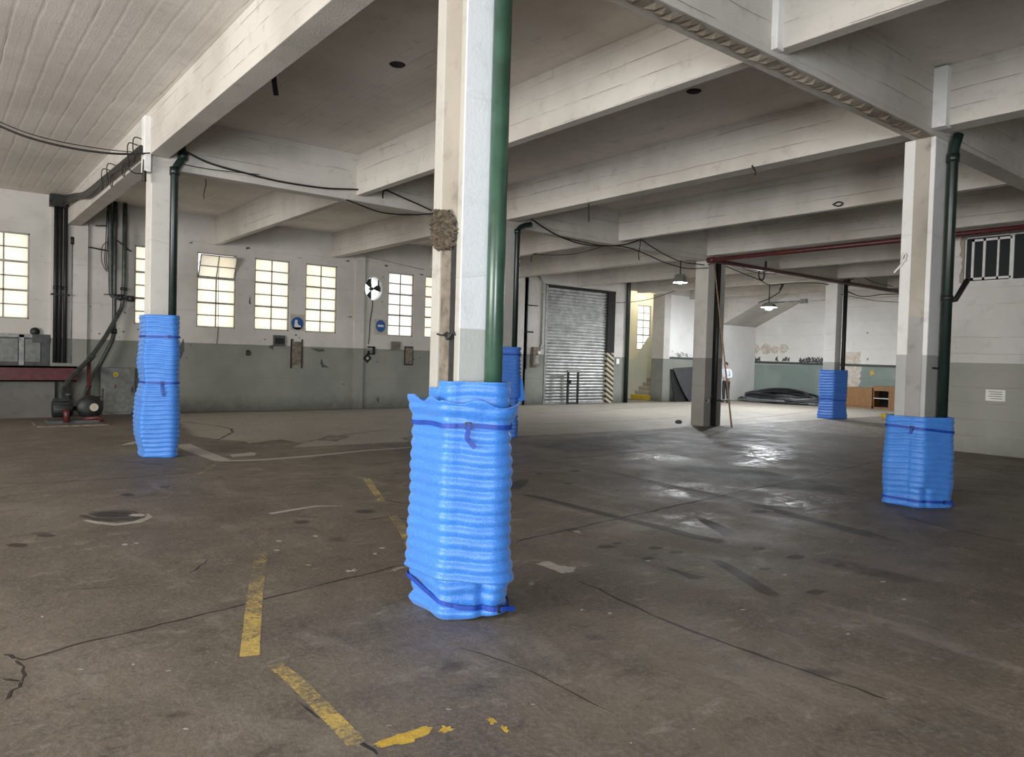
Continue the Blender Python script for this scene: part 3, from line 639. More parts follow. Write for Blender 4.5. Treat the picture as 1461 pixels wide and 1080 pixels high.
ch = MB(); ch.tube(smooth_path([(2.605, 4.09, 1.80), (2.598, 4.02, 1.79), (2.59, 3.96, 1.80), (2.585, 3.93, 1.77), (2.60, 3.90, 1.81), (2.604, 3.88, 1.79)], 5), .006, 6)
for k in range(3): ch.tube([(2.592+.004*math.cos(a+k)-.004, 3.945+(.016+.004*k)*math.cos(a), 1.785+(.018+.003*k)*math.sin(a)) for a in [2*PI*q/14 for q in range(15)]], .004, 6)
ch.build('wire_knot', 'cable', c, L0)
random.seed(11)
c = column('white concrete column with a grooved face and dark pipe, in front of the block wall', 9.37, 3.85, .36, .36, 4.45, 'column', (3.91, 4.08))
L0 = (9.55, 4.03, 0)
ch = MB(); ch.box((9.378, 3.91, 2.3), (9.41, 4.08, 4.44), 0); ch.box((9.376, 3.91, 0), (9.41, 4.08, 2.3), 1); ch.build('plaster_chase', ['plaster', 'plaster_grey'], c, L0)
c = column('slim white concrete column with a dark green pipe near the window wall', 2.62, 12.2, .36, .36, 4.41, 'column_old')
c = column('white concrete column half hidden behind the front column, wrapped in dark blue foam', 9.37, 12.2, .36, .36, 4.41, 'column_old')
c = column('bare grey-white concrete column without foam, a wooden pole leaning on it', 16.2, 12.2, .75, .42, 4.41, 'column_old')
ub = MB(); ub.box((16.49, 12.194, 0), (16.66, 12.2, 4.40)); ub.build('dark_chase', 'dark', c, (16.575, 12.41, 0))
c = column('far white concrete column wrapped in blue foam, beside the low wooden cabinet', 22.9, 12.2, .36, .40, 4.41, 'column')

# ------------------------------------------------------------------ downpipes
def pipe_thing(label, pts, r, mat, cat='pipe', name='downpipe', collars=(), parts=None, group=None, cr=.07, seg=18):
    P = bend(pts, .12)
    o = MB().tube(P, r, seg).build(name, mat, None, pts[0]); tag(o, label, cat, group)
    for a, b in collars: MB().tube([a, b], r*1.22, seg).build('pipe_collar', mat, o, a)
    return o
pipe_thing('wide bright green downpipe beside the front column', [(2.835, 3.775, 0), (2.835, 3.775, 4.43)], .058, 'pipegreen')
pipe_thing('dark green downpipe beside the right-hand column with a short stub branch', [(9.66, 3.765, 0), (9.66, 3.765, 4.30), (9.72, 3.74, 4.50)], .058, 'pipedark', collars=[((9.66, 3.765, 4.16), (9.66, 3.765, 4.26))])
o = bpy.data.objects['downpipe.001']
MB().tube([(9.68, 3.765, 2.5), (9.74, 3.70, 2.52), (9.92, 3.65, 2.76)], .033, 10).build('stub_branch', 'black', o, (9.68, 3.765, 2.5))
MB().tube([(9.66, 3.765, 2.50), (9.66, 3.765, 2.56)], .066, 16).build('pipe_clamp', 'black', o, (9.66, 3.765, 2.5))
MB().tube([(9.52, 3.842, 1.68), (9.68, 3.842, 1.68)], .012, 8).build('pipe_bracket', 'black', o, (9.5, 3.842, 1.68))
pipe_thing('dark green downpipe bending into the beam beside the slim column near the windows', [(2.92, 12.10, 0), (2.92, 12.10, 4.40), (3.04, 12.10, 4.58), (3.04, 12.19, 4.78)], .058, 'pipedark', collars=[((2.92, 12.10, 4.30), (2.92, 12.10, 4.42)), ((3.03, 12.10, 4.56), (3.04, 12.11, 4.66))])
pipe_thing('thin dark downpipe beside the half-hidden column behind the front column', [(9.63, 12.11, 0), (9.63, 12.11, 4.36), (9.80, 12.11, 4.46), (9.98, 12.11, 4.50)], .058, 'pipedark', collars=[((9.63, 12.11, 4.26), (9.63, 12.11, 4.36))])
pipe_thing('black pipe in the recess of the bare column', [(16.57, 12.13, 0), (16.57, 12.13, 4.38)], .05, 'black')
pipe_thing('dark downpipe beside the far foam-wrapped column', [(23.22, 12.09, 0), (23.22, 12.09, 4.62)], .065, 'black', collars=[((23.22, 12.09, 4.40), (23.22, 12.09, 4.60))])
pipe_thing('dark green downpipe on the white wall between the roller door and the stairs', [(22.28, 20.66, 0), (22.28, 20.66, 4.95), (22.28, 20.66, 5.2)], .085, 'pipedark')

# ------------------------------------------------------------------ foam wraps and their straps
def loop_of(x, y, w, d, pipe, n=112, r0=.01):
    P = [(x, y), (x+w, y), (x+w, y+d), (x, y+d)]
    if pipe: P += [(pipe[0]+pipe[2]*math.cos(a), pipe[1]+pipe[2]*math.sin(a)) for a in [2*PI*k/16 for k in range(16)]]
    H = hullpts([(a+r0*3*math.cos(q), b+r0*3*math.sin(q)) for a, b in hullpts(P) for q in [2*PI*k/20 for k in range(20)]])
    per = [0.]
    for i in range(len(H)): a, b = H[i], H[(i+1) % len(H)]; per.append(per[-1]+math.hypot(b[0]-a[0], b[1]-a[1]))
    pts = []; j = 0
    for k in range(n):
        s_ = per[-1]*k/n
        while per[j+1] < s_: j += 1
        t = (s_-per[j])/max(1e-9, per[j+1]-per[j]); a, b = H[j], H[(j+1) % len(H)]; pts.append(Vector((a[0]+(b[0]-a[0])*t, a[1]+(b[1]-a[1])*t, 0)))
    nor = []
    for k in range(n):
        t = (pts[(k+2) % n]-pts[k-2]).normalized(); nor.append(Vector((t.y, -t.x, 0)))
    return pts, nor
SR = Vector((.784, -.62, 0)); SFW = Vector((.62, .784, 0))
def interp(tab, z):
    if z <= tab[0][0]: return tab[0][1]
    for (a, b), (c_, d_) in zip(tab, tab[1:]):
        if z <= c_: t = (z-a)/(c_-a); t = t*t*(3-2*t); return b+(d_-b)*t
    return tab[-1][1]
def sheet(parent, loop, z0, z1, off, mat='foam', ribs=.006, pitch=.075, th=.012, nz=None, name='foam_sheet', arc=None, ph=0., wob=.0028):
    """a foam sheet round the loop: z0/z1 functions of (k) give its edges, off(k, z) its distance from the column"""
    pts, nor = loop; n = len(pts); nz = nz or int(1+90*(max(z1(k) for k in range(n))-min(z0(k) for k in range(n))))
    ks = list(range(n)) if arc is None else [k % n for k in range(arc[0], arc[1]+1)]; closed = arc is None; m = len(ks)
    rnd = random.Random(len(name)+m+nz); ph_s = [rnd.uniform(0, 6) for _ in range(6)]
    b = MB(); outer, inner = [], []
    for j in range(nz+1):
        for k in ks:
            a, c_ = z0(k), z1(k); z = a+(c_-a)*j/nz; ang = 2*PI*k/n
            sag = .009*math.sin(ang*2+ph_s[0])+.004*math.sin(ang*5+ph_s[1])
            rib = ribs*(abs(math.sin(PI*(z+sag)/pitch+ph))*2-1.2)
            q = off(k, z)+rib+wob*math.sin(ang*3+z*9+ph_s[2])+wob*.6*math.sin(ang*7-z*17+ph_s[3])
            outer.append(pts[k]+nor[k]*q+Vector((0, 0, z))); inner.append(pts[k]+nor[k]*(q-th)+Vector((0, 0, z)))
    o1 = b.add(outer+inner, []); N = len(outer); R_ = range(m if closed else m-1)
    for j in range(nz):
        for i in R_:
            i2 = (i+1) % m; b.f.append((j*m+i, j*m+i2, (j+1)*m+i2, (j+1)*m+i)); b.f.append((N+j*m+i2, N+j*m+i, N+(j+1)*m+i, N+(j+1)*m+i2)); b.mi += [0, 0]; b.sm += [True, True]
    for i in R_:
        i2 = (i+1) % m; b.f += [(i2, i, N+i, N+i2), (nz*m+i, nz*m+i2, N+nz*m+i2, N+nz*m+i)]; b.mi += [0, 0]; b.sm += [False, False]
    if not closed:
        for j in range(nz):
            b.f += [(j*m, (j+1)*m, N+(j+1)*m, N+j*m), ((j+1)*m+m-1, j*m+m-1, N+j*m+m-1, N+(j+1)*m+m-1)]; b.mi += [0, 0]; b.sm += [False, False]
    return b.build(name, mat, parent, parent.location)
def strap(parent, loop, zf, off, wd=.026, tail=None, buckle=None, mat='strap'):
    pts, nor = loop; n = len(pts); b = MB(); V = []
    for k in range(n):
        z = zf(k); q = off(k, z)+.008
        for dz, dq in ((-wd/2, 0), (wd/2, 0), (wd/2, .004), (-wd/2, .004)): V.append(pts[k]+nor[k]*(q+dq)+Vector((0, 0, z+dz)))
    b.add(V, [(k*4+i, k*4+(i+1) % 4, ((k+1) % n)*4+(i+1) % 4, ((k+1) % n)*4+i) for k in range(n) for i in range(4)], 0, False)
    s_ = b.build('strap', mat, parent, parent.location)
    def frame(k): z = zf(k); return pts[k]+nor[k]*(off(k, z)+.014)+Vector((0, 0, z)), nor[k], Vector((0, 0, 1)).cross(nor[k])
    if buckle is not None:
        p, nn, tt = frame(buckle); m = MB()
        for sx in (-1, 1): c0 = p+tt*sx*.017; m.prism([c0+tt*.004+nn*.006+Vector((0, 0, .021)), c0-tt*.004+nn*.006+Vector((0, 0, .021)), c0-tt*.004+nn*.006-Vector((0, 0, .021)), c0+tt*.004+nn*.006-Vector((0, 0, .021))], -nn*.012)
        for sz in (-1, 1): c0 = p+Vector((0, 0, .018*sz)); m.prism([c0+tt*.02+nn*.006+Vector((0, 0, .004)), c0-tt*.02+nn*.006+Vector((0, 0, .004)), c0-tt*.02+nn*.006-Vector((0, 0, .004)), c0+tt*.02+nn*.006-Vector((0, 0, .004))], -nn*.012)
        m.build('buckle', 'black', s_, parent.location)
    if tail is not None:
        k, path = tail; p, nn, tt = frame(k); m = MB(); Q = smooth_path([p+tt*a+nn*b_+Vector((0, 0, c_)) for a, b_, c_ in path], 5); V = []
        for i, q in enumerate(Q):
            t = (Q[min(i+1, len(Q)-1)]-Q[max(i-1, 0)]).normalized(); wv = t.cross(nn).normalized()*(wd/2); tw = nn*.002
            V += [q+wv+tw, q-wv+tw, q-wv-tw, q+wv-tw]
        m.add(V, [(i*4+j, i*4+(j+1) % 4, i*4+4+(j+1) % 4, i*4+4+j) for i in range(len(Q)-1) for j in range(4)]+[(0, 1, 2, 3), tuple(len(V)-1-j for j in range(4))])
        m.build('strap_tail', mat, s_, parent.location)
    return s_
def kat(loop, target, axis=SR):
    """index of the visible loop point whose position along the view is nearest"""
    pts, nor = loop; best = [k for k in range(len(pts)) if nor[k].dot(SFW) < -.05]
    return min(best, key=lambda k: abs((pts[k]-Vector((target[0], target[1], 0))).dot(axis)))
def leftness(loop): return [max(0., n_.dot(-SR)) for n_ in loop[1]]

# front column: crumpled skirt, wide ribbed sheet, a second sheet sticking out on top
LP = loop_of(2.61, 3.85, .34, .34, (2.835, 3.775, .06)); lf = leftness(LP); cmid = Vector((2.73, 3.9, 0))
ur = [(p-cmid).dot(SR) for p in LP[0]]
w_ = thing('foam_wrap', 'blue ribbed foam padding strapped round the front column, nearest of all the wraps', 'foam padding', (2.74, 3.95, 0), 'blue foam column wraps')
kc = kat(LP, at('y', 3.72, 688, 850))
def off_skirt(k, z):
    d_ = abs((k-kc+56) % 112-56); lobe = -.040*math.exp(-(d_/2.2)**2)*interp([(0, .6), (.1, 1), (.3, .9), (.42, .2)], z)
    return .004+.030*lf[k]+interp([(0, .02), (.05, .034), (.10, .020), (.2, .034), (.40, .016)], z)+lobe
sheet(w_, LP, lambda k: .004+.030*max(0, min(1, ur[k]*4)), lambda k: .42, off_skirt, ribs=.009, pitch=.085, wob=.007)
def off_main(k, z): return .030+.034*lf[k]+interp([(.2, .046), (.30, .034), (.42, .022), (.6, .018), (.9, .015), (1.15, .006), (1.22, .0), (1.28, .012), (1.34, .034), (1.42, .046)], z)+(.018*max(0, min(1, (ur[k]-.12)*8)) if z > 1.27 else 0)
sheet(w_, LP, lambda k: .265-.03*max(0, min(1, ur[k]*3+.3)), lambda k: 1.385-.02*math.sin(k*.4)-.03*max(0, min(1, ur[k]*4)), off_main, ribs=.0065, pitch=.0745)
def off_top(k, z): return .006+.03*lf[k]+interp([(1.0, .0), (1.25, .0), (1.5, .014)], z)
def ztop(k):
    px_ = 668+ur[k]*232
    return 1.50 if px_ > 634 else (1.455 if px_ > 618 else 1.37)
sheet(w_, LP, lambda k: 1.05, ztop, off_top, ribs=.005, pitch=.07)
k1 = kat(LP, at('y', 3.72, 667, 611))
strap(w_, LP, lambda k: 1.222+.006*math.sin(k*.2), off_main, .030, (k1, [(0, .004, 0), (.0, .012, -.03), (-.006, .02, -.07), (.012, .018, -.10), (.045, .022, -.135)]), k1)
k2 = kat(LP, at('y', 3.72, 708, 870))
strap(w_, LP, lambda k: .085+.11*max(0, min(1, -ur[k]*3.6-.05))-.02*max(0, ur[k]*3), lambda k, z: off_skirt(k, max(z, .05))+.006, .030, (k2, [(0, .002, 0), (-.0, .01, .0), (.03, .014, .0), (.075, .012, -.008), (.11, .01, -.016)]), k2)
# right-hand column
LP = loop_of(9.37, 3.85, .36, .36, (9.66, 3.765, .06)); lf = leftness(LP); cmid = Vector((9.5, 4.0, 0)); ur = [(p-cmid).dot(SR) for p in LP[0]]
w_ = thing('foam_wrap', 'blue ribbed foam padding round the right-hand column, in front of the block wall', 'foam padding', (9.53, 3.98, 0), 'blue foam column wraps')
offR = lambda k, z: .028+.02*lf[k]+interp([(0, .024), (.12, .012), (.3, .03), (.6, .026), (.95, .008), (1.1, .012)], z)*(1 if ur[k] > -.1 else .7)-(.03*math.exp(-((k-kat(LP, at('x', 9.37, 1318, 700)))/3.)**2) if z < .25 else 0)
sheet(w_, LP, lambda k: .004, lambda k: 1.09, offR, ribs=.0055, pitch=.072)
k1 = kat(LP, at('x', 9.37, 1302, 616))
strap(w_, LP, lambda k: .965-.05*max(0, ur[k]+.2)*2, offR, .03, (k1, [(0, .004, 0), (-.004, .014, -.03), (-.02, .02, -.07)]), k1)
k2 = kat(LP, at('y', 3.75, 1338, 716))
strap(w_, LP, lambda k: .085-.02*(ur[k]+.2), lambda k, z: offR(k, .06), .03, (k2, [(0, .002, 0), (.05, .012, .0), (.12, .014, -.03)]), k2)
# slim column by the windows
LP = loop_of(2.62, 12.2, .36, .36, (2.92, 12.1, .06)); lf = leftness(LP); cmid = Vector((2.8, 12.3, 0)); ur = [(p-cmid).dot(SR) for p in LP[0]]
w_ = thing('foam_wrap', 'tall blue foam padding pinched at its middle, round the slim column near the windows', 'foam padding', (2.79, 12.3, 0), 'blue foam column wraps')
tabL = [(0, .02), (.10, .012), (.22, .05), (.35, .085), (.6, .095), (.9, .07), (1.08, .03), (1.14, .006), (1.2, .022), (1.45, .055), (1.7, .04), (1.84, .012), (1.95, .02), (2.17, .03)]
offL = lambda k, z: .016+interp(tabL, z)*(.25+.75*lf[k])
sheet(w_, LP, lambda k: .004, lambda k: 1.17, offL, ribs=.007, pitch=.07); sheet(w_, LP, lambda k: 1.10, lambda k: 2.17, lambda k, z: offL(k, z)-.006, ribs=.006, pitch=.07)
k1 = kat(LP, at('y', 12.1, 234, 547)); strap(w_, LP, lambda k: 1.14, offL, .03, (k1, [(0, .004, 0), (.0, .02, -.05), (.01, .03, -.12), (.03, .03, -.2)]), k1)
k1 = kat(LP, at('y', 12.1, 246, 480)); strap(w_, LP, lambda k: 1.84, offL, .03, None, k1)
# far column
LP = loop_of(22.9, 12.2, .36, .40, (23.22, 12.09, .065)); lf = leftness(LP); ur = [0]*112
w_ = thing('foam_wrap', 'blue foam padding round the far column, left of the low wooden cabinet', 'foam padding', (23.1, 12.35, 0), 'blue foam column wraps')
offW = lambda k, z: .03+interp([(0, .05), (.1, .06), (.3, .03), (.62, .012), (.8, .035), (1.6, .03)], z)
sheet(w_, LP, lambda k: .004, lambda k: 1.58, offW, 'foamdark', ribs=.007, pitch=.09)
strap(w_, LP, lambda k: .62-.02*math.sin(k*.11), offW, .035)
# half-hidden column
LP = loop_of(9.37, 12.2, .36, .36, (9.63, 12.11, .06)); lf = leftness(LP)
w_ = thing('foam_wrap', 'dark blue foam padding with a loose flap, half hidden behind the front column', 'foam padding', (9.53, 12.3, 0), 'blue foam column wraps')
offB = lambda k, z: .03+interp([(.8, .05), (1.2, .045), (1.75, .02), (1.9, .03)], z)
sheet(w_, LP, lambda k: .85, lambda k: 1.90, offB, 'foamdark', ribs=.006, pitch=.08); sheet(w_, LP, lambda k: .004, lambda k: .95, lambda k, z: .022+.012*math.sin(z*7), 'foamdark', ribs=.006, pitch=.08)
strap(w_, LP, lambda k: 1.74, offB, .035)
fb2 = MB(); q = [at('x', 9.7, *p) for p in ((738, 537), (745, 540), (749, 570), (738, 576))]; fb2.prism(q, (.015, .01, 0)); fb2.build('foam_flap', 'foam', w_, w_.location)
# ------------------------------------------------------------------ window wall: fan, signs, boxes, pipes
t = thing('exhaust_fan', 'extractor fan with dark blades in a round hole in the window wall', 'fan', (FAN[0], YW+.1, FAN[1]))
TL = tuple(t.location)
m = MB()
for k in range(32):
    a, b = 2*PI*k/32, 2*PI*(k+1)/32
    for r0, r1, ya, yb in ((1.0, 1.0, -.12, .12), (1.0, .92, -.12, -.12), (.92, .92, -.12, .12)):
        f_ = lambda an, r, yy: (TL[0]+.315*r*math.cos(an), TL[1]+yy, TL[2]+.375*r*math.sin(an))
        m.quad(f_(a, r0, ya), f_(b, r0, ya), f_(b, r1, yb), f_(a, r1, yb))
m.build('ring', 'alu', t, TL)
for a0 in (125, 8, 248):
    m = MB(); A = math.radians(a0); P = []
    for r_, da in ((.05, -.35), (.16, -.42), (.285, -.40), (.295, 0), (.285, .40), (.16, .40), (.05, .35)):
        P.append((TL[0]+r_*math.cos(A+da), TL[1]+da*.06, TL[2]+r_*1.12*math.sin(A+da)))
    m.prism(P, (0, .008, 0)); m.build('blade', 'black', t, TL)
MB().cyl((TL[0], TL[1]-.03, TL[2]), (TL[0], TL[1]+.12, TL[2]), .05, 16).build('hub', 'black', t, TL)
m = MB(); m.box((TL[0]-.012, TL[1]+.06, TL[2]-.365), (TL[0]+.012, TL[1]+.08, TL[2]+.365)); m.box((TL[0]+.16, TL[1]-.1, TL[2]-.05), (TL[0]+.20, TL[1]-.08, TL[2]+.33)); m.build('bracket', 'black', t, TL)
o = MB().tube(smooth_path([(10.73, YW-.012, 3.33), (10.72, YW-.02, 3.1), (10.66, YW-.014, 2.7), (10.65, YW-.014, 2.3), (10.62, YW-.012, 1.98)]), .013, 6).build('power_cable', 'cable', None, (10.73, YW, 3.3)); tag(o, 'thin cable hanging down the wall below the extractor fan', 'cable')
def wbox(px0, py0, px1, py1, d, y=YW): a, b = at('y', y, px0, py0), at('y', y, px1, py1); return (a.x, y-d, min(a.z, b.z)), (b.x, y, max(a.z, b.z))
def disc(mb, c, r, y, mi=0, n=28, sq=1.): mb.poly([(c.x+r*math.cos(2*PI*k/n), y, c.z+r*sq*math.sin(2*PI*k/n)) for k in range(n)], mi)
# safety-boot sign
a, b = wbox(414.5, 448, 433.5, 472, .012); root = MB().box(a, b).build('safety_sign', 'tan', None, ((a[0]+b[0])/2, YW, b[2])); tag(root, 'square sign with a white boot in a blue disc, between two windows', 'sign')
cx_ = (a[0]+b[0])/2; cz = b[2]-.26; d = MB(); disc(d, Vector((cx_, 0, cz)), .185, a[1]-.003); d.build('blue_disc', 'bluesign', root, root.location)
d = MB(); B_ = [(-.07, .10), (.0, .10), (.005, .0), (.05, -.05), (.10, -.07), (.10, -.11), (-.09, -.11), (-.09, -.06)]; d.poly([(cx_+u, a[1]-.006, cz+v) for u, v in B_]); d.build('boot_symbol', 'alu', root, root.location)
MB().box((a[0]+.03, a[1]-.003, a[2]+.03), (b[0]-.03, a[1], a[2]+.10)).build('text_strip', 'frame', root, root.location)
# glove sign
a, b = wbox(534, 455, 551.5, 478, .012); root = MB().box(a, b).build('safety_sign', 'tan', None, ((a[0]+b[0])/2, YW, b[2])); tag(root, 'square sign with a blue disc and pale bar, below the extractor fan', 'sign')
cx_ = (a[0]+b[0])/2; cz = (a[2]+b[2])/2+.03; d = MB(); disc(d, Vector((cx_, 0, cz)), .165, a[1]-.003, 0, 28, 1.15); d.build('blue_disc', 'bluesign', root, root.location)
d = MB().box((cx_-.10, a[1]-.008, cz-.025), (cx_+.10, a[1]-.004, cz+.035)); d.build('pale_symbol', 'alu', root, root.location)
# electrical boxes and boards
def elbox(label, cat, name, px, mat, d=.06, extra=None):
    a, b = wbox(*px, d); root = MB().box(a, b).build(name, mat, None, ((a[0]+b[0])/2, YW, a[2]), .006); tag(root, label, cat); return root, a, b
r, a, b = elbox('dark square fuse box under the third full window, above the dado line', 'electrical box', 'fuse_box', (389.5, 478, 405.5, 494), 'flake', .07)
m = MB()
for k in range(3): m.box((a[0]+.04+k*.09, a[1]-.02, a[2]+.06), (a[0]+.10+k*.09, a[1], b[2]-.08))
m.build('fuse_row', 'black', r, r.location)
r, a, b = elbox('tall dark rusty panel mounted on the wall below the boot sign', 'wall panel', 'wall_panel', (414.5, 487, 430.5, 521), 'oldwood', .03)
MB().box((a[0], a[1]-.01, a[2]-.09), (a[0]+.03, a[1]+.02, b[2]+.07)).box((b[0]-.03, a[1]-.01, a[2]-.09), (b[0], a[1]+.02, b[2]+.07)).build('mounting_rail', 'black', r, r.location)
r, a, b = elbox('grey-green metal box on the wall right below the right-hand full window', 'electrical box', 'fuse_box', (557.5, 487, 570, 500), 'signgreen', .07)
MB().box((a[0]+.03, a[1]-.006, a[2]+.03), (b[0]-.03, a[1], b[2]-.05)).build('cover_plate', 'oldwood', r, r.location)
r, a, b = elbox('narrow dark panel on the wall below and right of the grey-green box', 'wall panel', 'wall_panel', (577, 494, 588.5, 521), 'black', .03)
MB().box((a[0]+.03, a[1]-.006, a[2]+.04), (b[0]-.03, a[1], b[2]-.04)).build('cover_plate', 'oldwood', r, r.location)
r, a, b = elbox('small blue notice with white lettering beside the pilaster', 'sign', 'notice_sign', (507, 497, 517.5, 520), 'bluesign', .015)
m = MB()
for k, (u, v) in enumerate([(.14, .40), (.13, .32), (.18, .24), (.15, .16), (.19, .08)]): m.box((a[0]+.10, a[1]-.003, a[2]+v), (a[0]+.10+u*.6, a[1], a[2]+v+.045))
m.build('lettering', 'alu', r, r.location)
p = at('y', YW, 524, 511); t = MB(); q_ = .15; t.prism([(p.x-q_, YW-.012, p.z), (p.x, YW-.012, p.z-q_), (p.x+q_, YW-.012, p.z), (p.x, YW-.012, p.z+q_)], (0, .012, 0))
r = t.build('hazard_sign', 'black', None, (p.x, YW, p.z)); tag(r, 'small black diamond sign standing on its corner, right of the blue notice', 'sign'); d = MB(); disc(d, p, .045, YW-.016); d.build('pale_symbol', 'tan', r, r.location)
a, b = wbox(524.5, 494, 534, 506, .05); fr = MB(); fr.box(a, (b[0], b[1], a[2]+.04)).box((a[0], a[1], b[2]-.05), b).box((b[0]-.07, a[1], a[2]), b).box(a, (a[0]+.05, b[1], a[2]+.12)); r = fr.build('wall_bracket', 'black', None, ((a[0]+b[0])/2, YW, a[2])); tag(r, 'black square bracket on the wall above the diamond sign', 'bracket')
a, b = wbox(351, 500, 355.5, 507, .05); r = MB().box(a, b).build('wall_socket', 'black', None, (a[0], YW, a[2])); tag(r, 'tiny black socket on the dado below the second full window', 'socket')
MB().box((a[0]+.02, a[1]-.006, a[2]+.04), (b[0]-.02, a[1], b[2]-.05)).build('faceplate', 'flake', r, r.location)
o = MB().tube([at('y', YW-.012, 312, 376), at('y', YW-.012, 311, 470), at('y', YW-.012, 309.5, 490)], .007, 5).build('pull_cord', 'cable', None, at('y', YW, 312, 376)); tag(o, 'thin cord hanging straight down over the window with the tilted sash', 'cord')
o = MB().tube([at('y', YW-.02, 518, 365), at('y', YW-.02, 605, 385)], .010, 5).build('conduit_run', 'frame', None, at('y', YW, 518, 365)); tag(o, 'thin grey conduit along the wall above the extractor fan', 'conduit')

# left corner: junction box with three black conduits
y_ = YW-.17
r = MB().box((2.20, y_-.16, 5.02), (2.66, y_+.08, 5.20)).box((2.20, y_-.16, 4.93), (2.60, y_+.08, 5.05)).build('junction_box', 'black', None, (2.4, y_, 4.93)); tag(r, 'black junction box under the ceiling at the left pilaster', 'electrical box')
MB().box((2.24, y_-.168, 4.97), (2.56, y_-.16, 5.17)).build('cover_plate', 'black', r, r.location)
MB().tube([(2.6, y_-.05, 5.13), (3.05, y_-.05, 5.12)], .03, 8).build('pipe_stub', 'black', r, r.location); MB().tube([(2.6, y_-.05, 5.03), (2.8, y_-.05, 5.02)], .025, 8).build('pipe_stub', 'black', r, r.location)
for i, (px, lab) in enumerate([(79, 'leftmost of the three black vertical conduits below the junction box'), (85.5, 'middle one of the three black vertical conduits below the junction box'), (93, 'rightmost of the three black vertical conduits below the junction box')]):
    x_ = at('y', y_, px, 400).x; o = MB().tube([(x_, y_, 1.26), (x_, y_, 4.94)], .042, 10).build('conduit', 'black', None, (x_, y_, 1.26)); tag(o, lab, 'conduit', 'black conduits under the junction box')
    MB().tube([(x_, y_, 3.0), (x_, y_, 3.08)], .05, 10).build('conduit_clip', 'black', o, o.location)
xa, xb = at('y', y_, 73, 418).x, at('y', y_, 96, 418).x
o = MB().box((xa, y_-.05, 2.86), (xb+.05, YW, 2.90)).build('conduit_bracket', 'black', None, (xa, YW, 2.9)); tag(o, 'flat iron bracket holding the three black conduits', 'bracket')
a_ = at('y', YW-.1, 103.5, 345); o = MB().tube([(a_.x, YW-.06, 1.24), (a_.x, YW-.06, 4.1)], .035, 10).build('conduit', 'greypipe', None, (a_.x, YW-.06, 1.24)); tag(o, 'single grey vertical pipe right of the black conduits', 'pipe')
MB().tube([(a_.x, YW-.06, 4.1), (a_.x, YW-.06, 4.28)], .05, 10).build('pipe_cap', 'black', o, o.location); MB().tube([(a_.x, YW-.06, 4.12), (a_.x+.9, YW-.06, 4.02)], .018, 6).build('side_arm', 'black', o, o.location)
o = MB().tube(smooth_path([at('y', YW-.06, *p) for p in [(103.5, 338), (110, 320), (118, 305), (121, 288)]]), .009, 5).build('loose_wire', 'cable', None, at('y', YW-.06, 121, 288)); tag(o, 'loose wire rising from the grey pipe to the ceiling', 'cable')
# wall pipes coming down to the pump
def wp(pts, y0=20.3): return [at('y', yy, px, py) for px, py, yy in [(p+(y0,))[:3] for p in pts]]
def wallpipe(label, pts, r, mat='wallpipe', name='wall_pipe', rad=.12):
    P = wp(pts); o = MB().tube(bend(P, rad), r, 12).build(name, mat, None, P[0]); tag(o, label, 'pipe', 'pipes in the pump corner'); return o, P
o, P = wallpipe('left pipe of the pump corner, turning right towards a valve by the window', [(153, 262), (157, 300), (158.5, 420), (163, 424), (190, 426.5)], .055); MB().tube([P[-2]+Vector((.1, 0, 0)), P[-2]+Vector((.18, 0, 0))], .08, 12).build('valve_flange', 'black', o, o.location); MB().tube([P[-1]-Vector((.12, 0, 0)), P[-1]+Vector((.02, 0, 0))], .075, 12).build('valve_flange', 'black', o, o.location)
o, P = wallpipe('middle pipe of the pump corner, bending down to the pump with a reddened lower end', [(165, 262), (163.5, 400), (162.5, 476), (160, 486), (140, 525), (130, 540, 19.6), (118, 572, 18.7)], .05); MB().tube([P[2]+Vector((0, 0, .12)), P[2]], .07, 12).build('pipe_coupling', 'black', o, o.location)
o, P = wallpipe('right pipe of the pump corner, running diagonally down in front to the pump', [(179, 255), (177, 400), (174.5, 438), (152, 478, 20.1), (130, 510, 19.8), (100, 540, 19.2), (88, 556, 18.8), (87, 575, 18.6)], .052); MB().tube([P[1]-Vector((0, 0, .25)), P[1]-Vector((0, 0, .18))], .085, 12).build('valve_flange', 'black', o, o.location); MB().tube([P[4]-Vector((.05, 0, .06)), P[4]+Vector((.05, 0, .07))], .07, 12).build('pipe_coupling', 'wallpipe', o, o.location)
o, P = wallpipe('short red vertical pipe feeding the pump from the diagonal pipe', [(127, 517, 19.7), (127, 550, 19.2), (125.5, 572, 18.8)], .04, 'red')
for lab, pts, r_ in [('thin black rod from the wall to the left pipe of the pump corner, high up', [(136, 322, 20.3), (152, 322, 20.3)], .016), ('thin black branch sticking out to the right of the pump corner pipes', [(166, 342, 20.22), (178, 352, 20.15), (187, 359, 20.15)], .018), ('thin black rod tying the pump corner pipes together at window height', [(148, 420, 20.22), (178, 421, 20.22)], .014)]:
    P = wp(pts); o = MB().tube(P, r_, 6).build('pipe_rod', 'black', None, P[0]); tag(o, lab, 'rod')
m = MB()
for dx in (0, 2.5): m.tube(smooth_path(wp([(153+dx, 300), (151+dx, 345), (149.5+dx, 372), (153+dx, 388)])), .012, 5)
m.tube(smooth_path(wp([(153, 345), (146, 352), (145, 372), (151, 386)])), .010, 5); o = m.build('cable_loop', 'cable', None, wp([(153, 345)])[0]); tag(o, 'black cable hanging in a loop beside the pump corner pipes', 'cable')
m = MB()
for k in range(4): q = wp([(127+k*1.3, 566, 18.7)])[0]
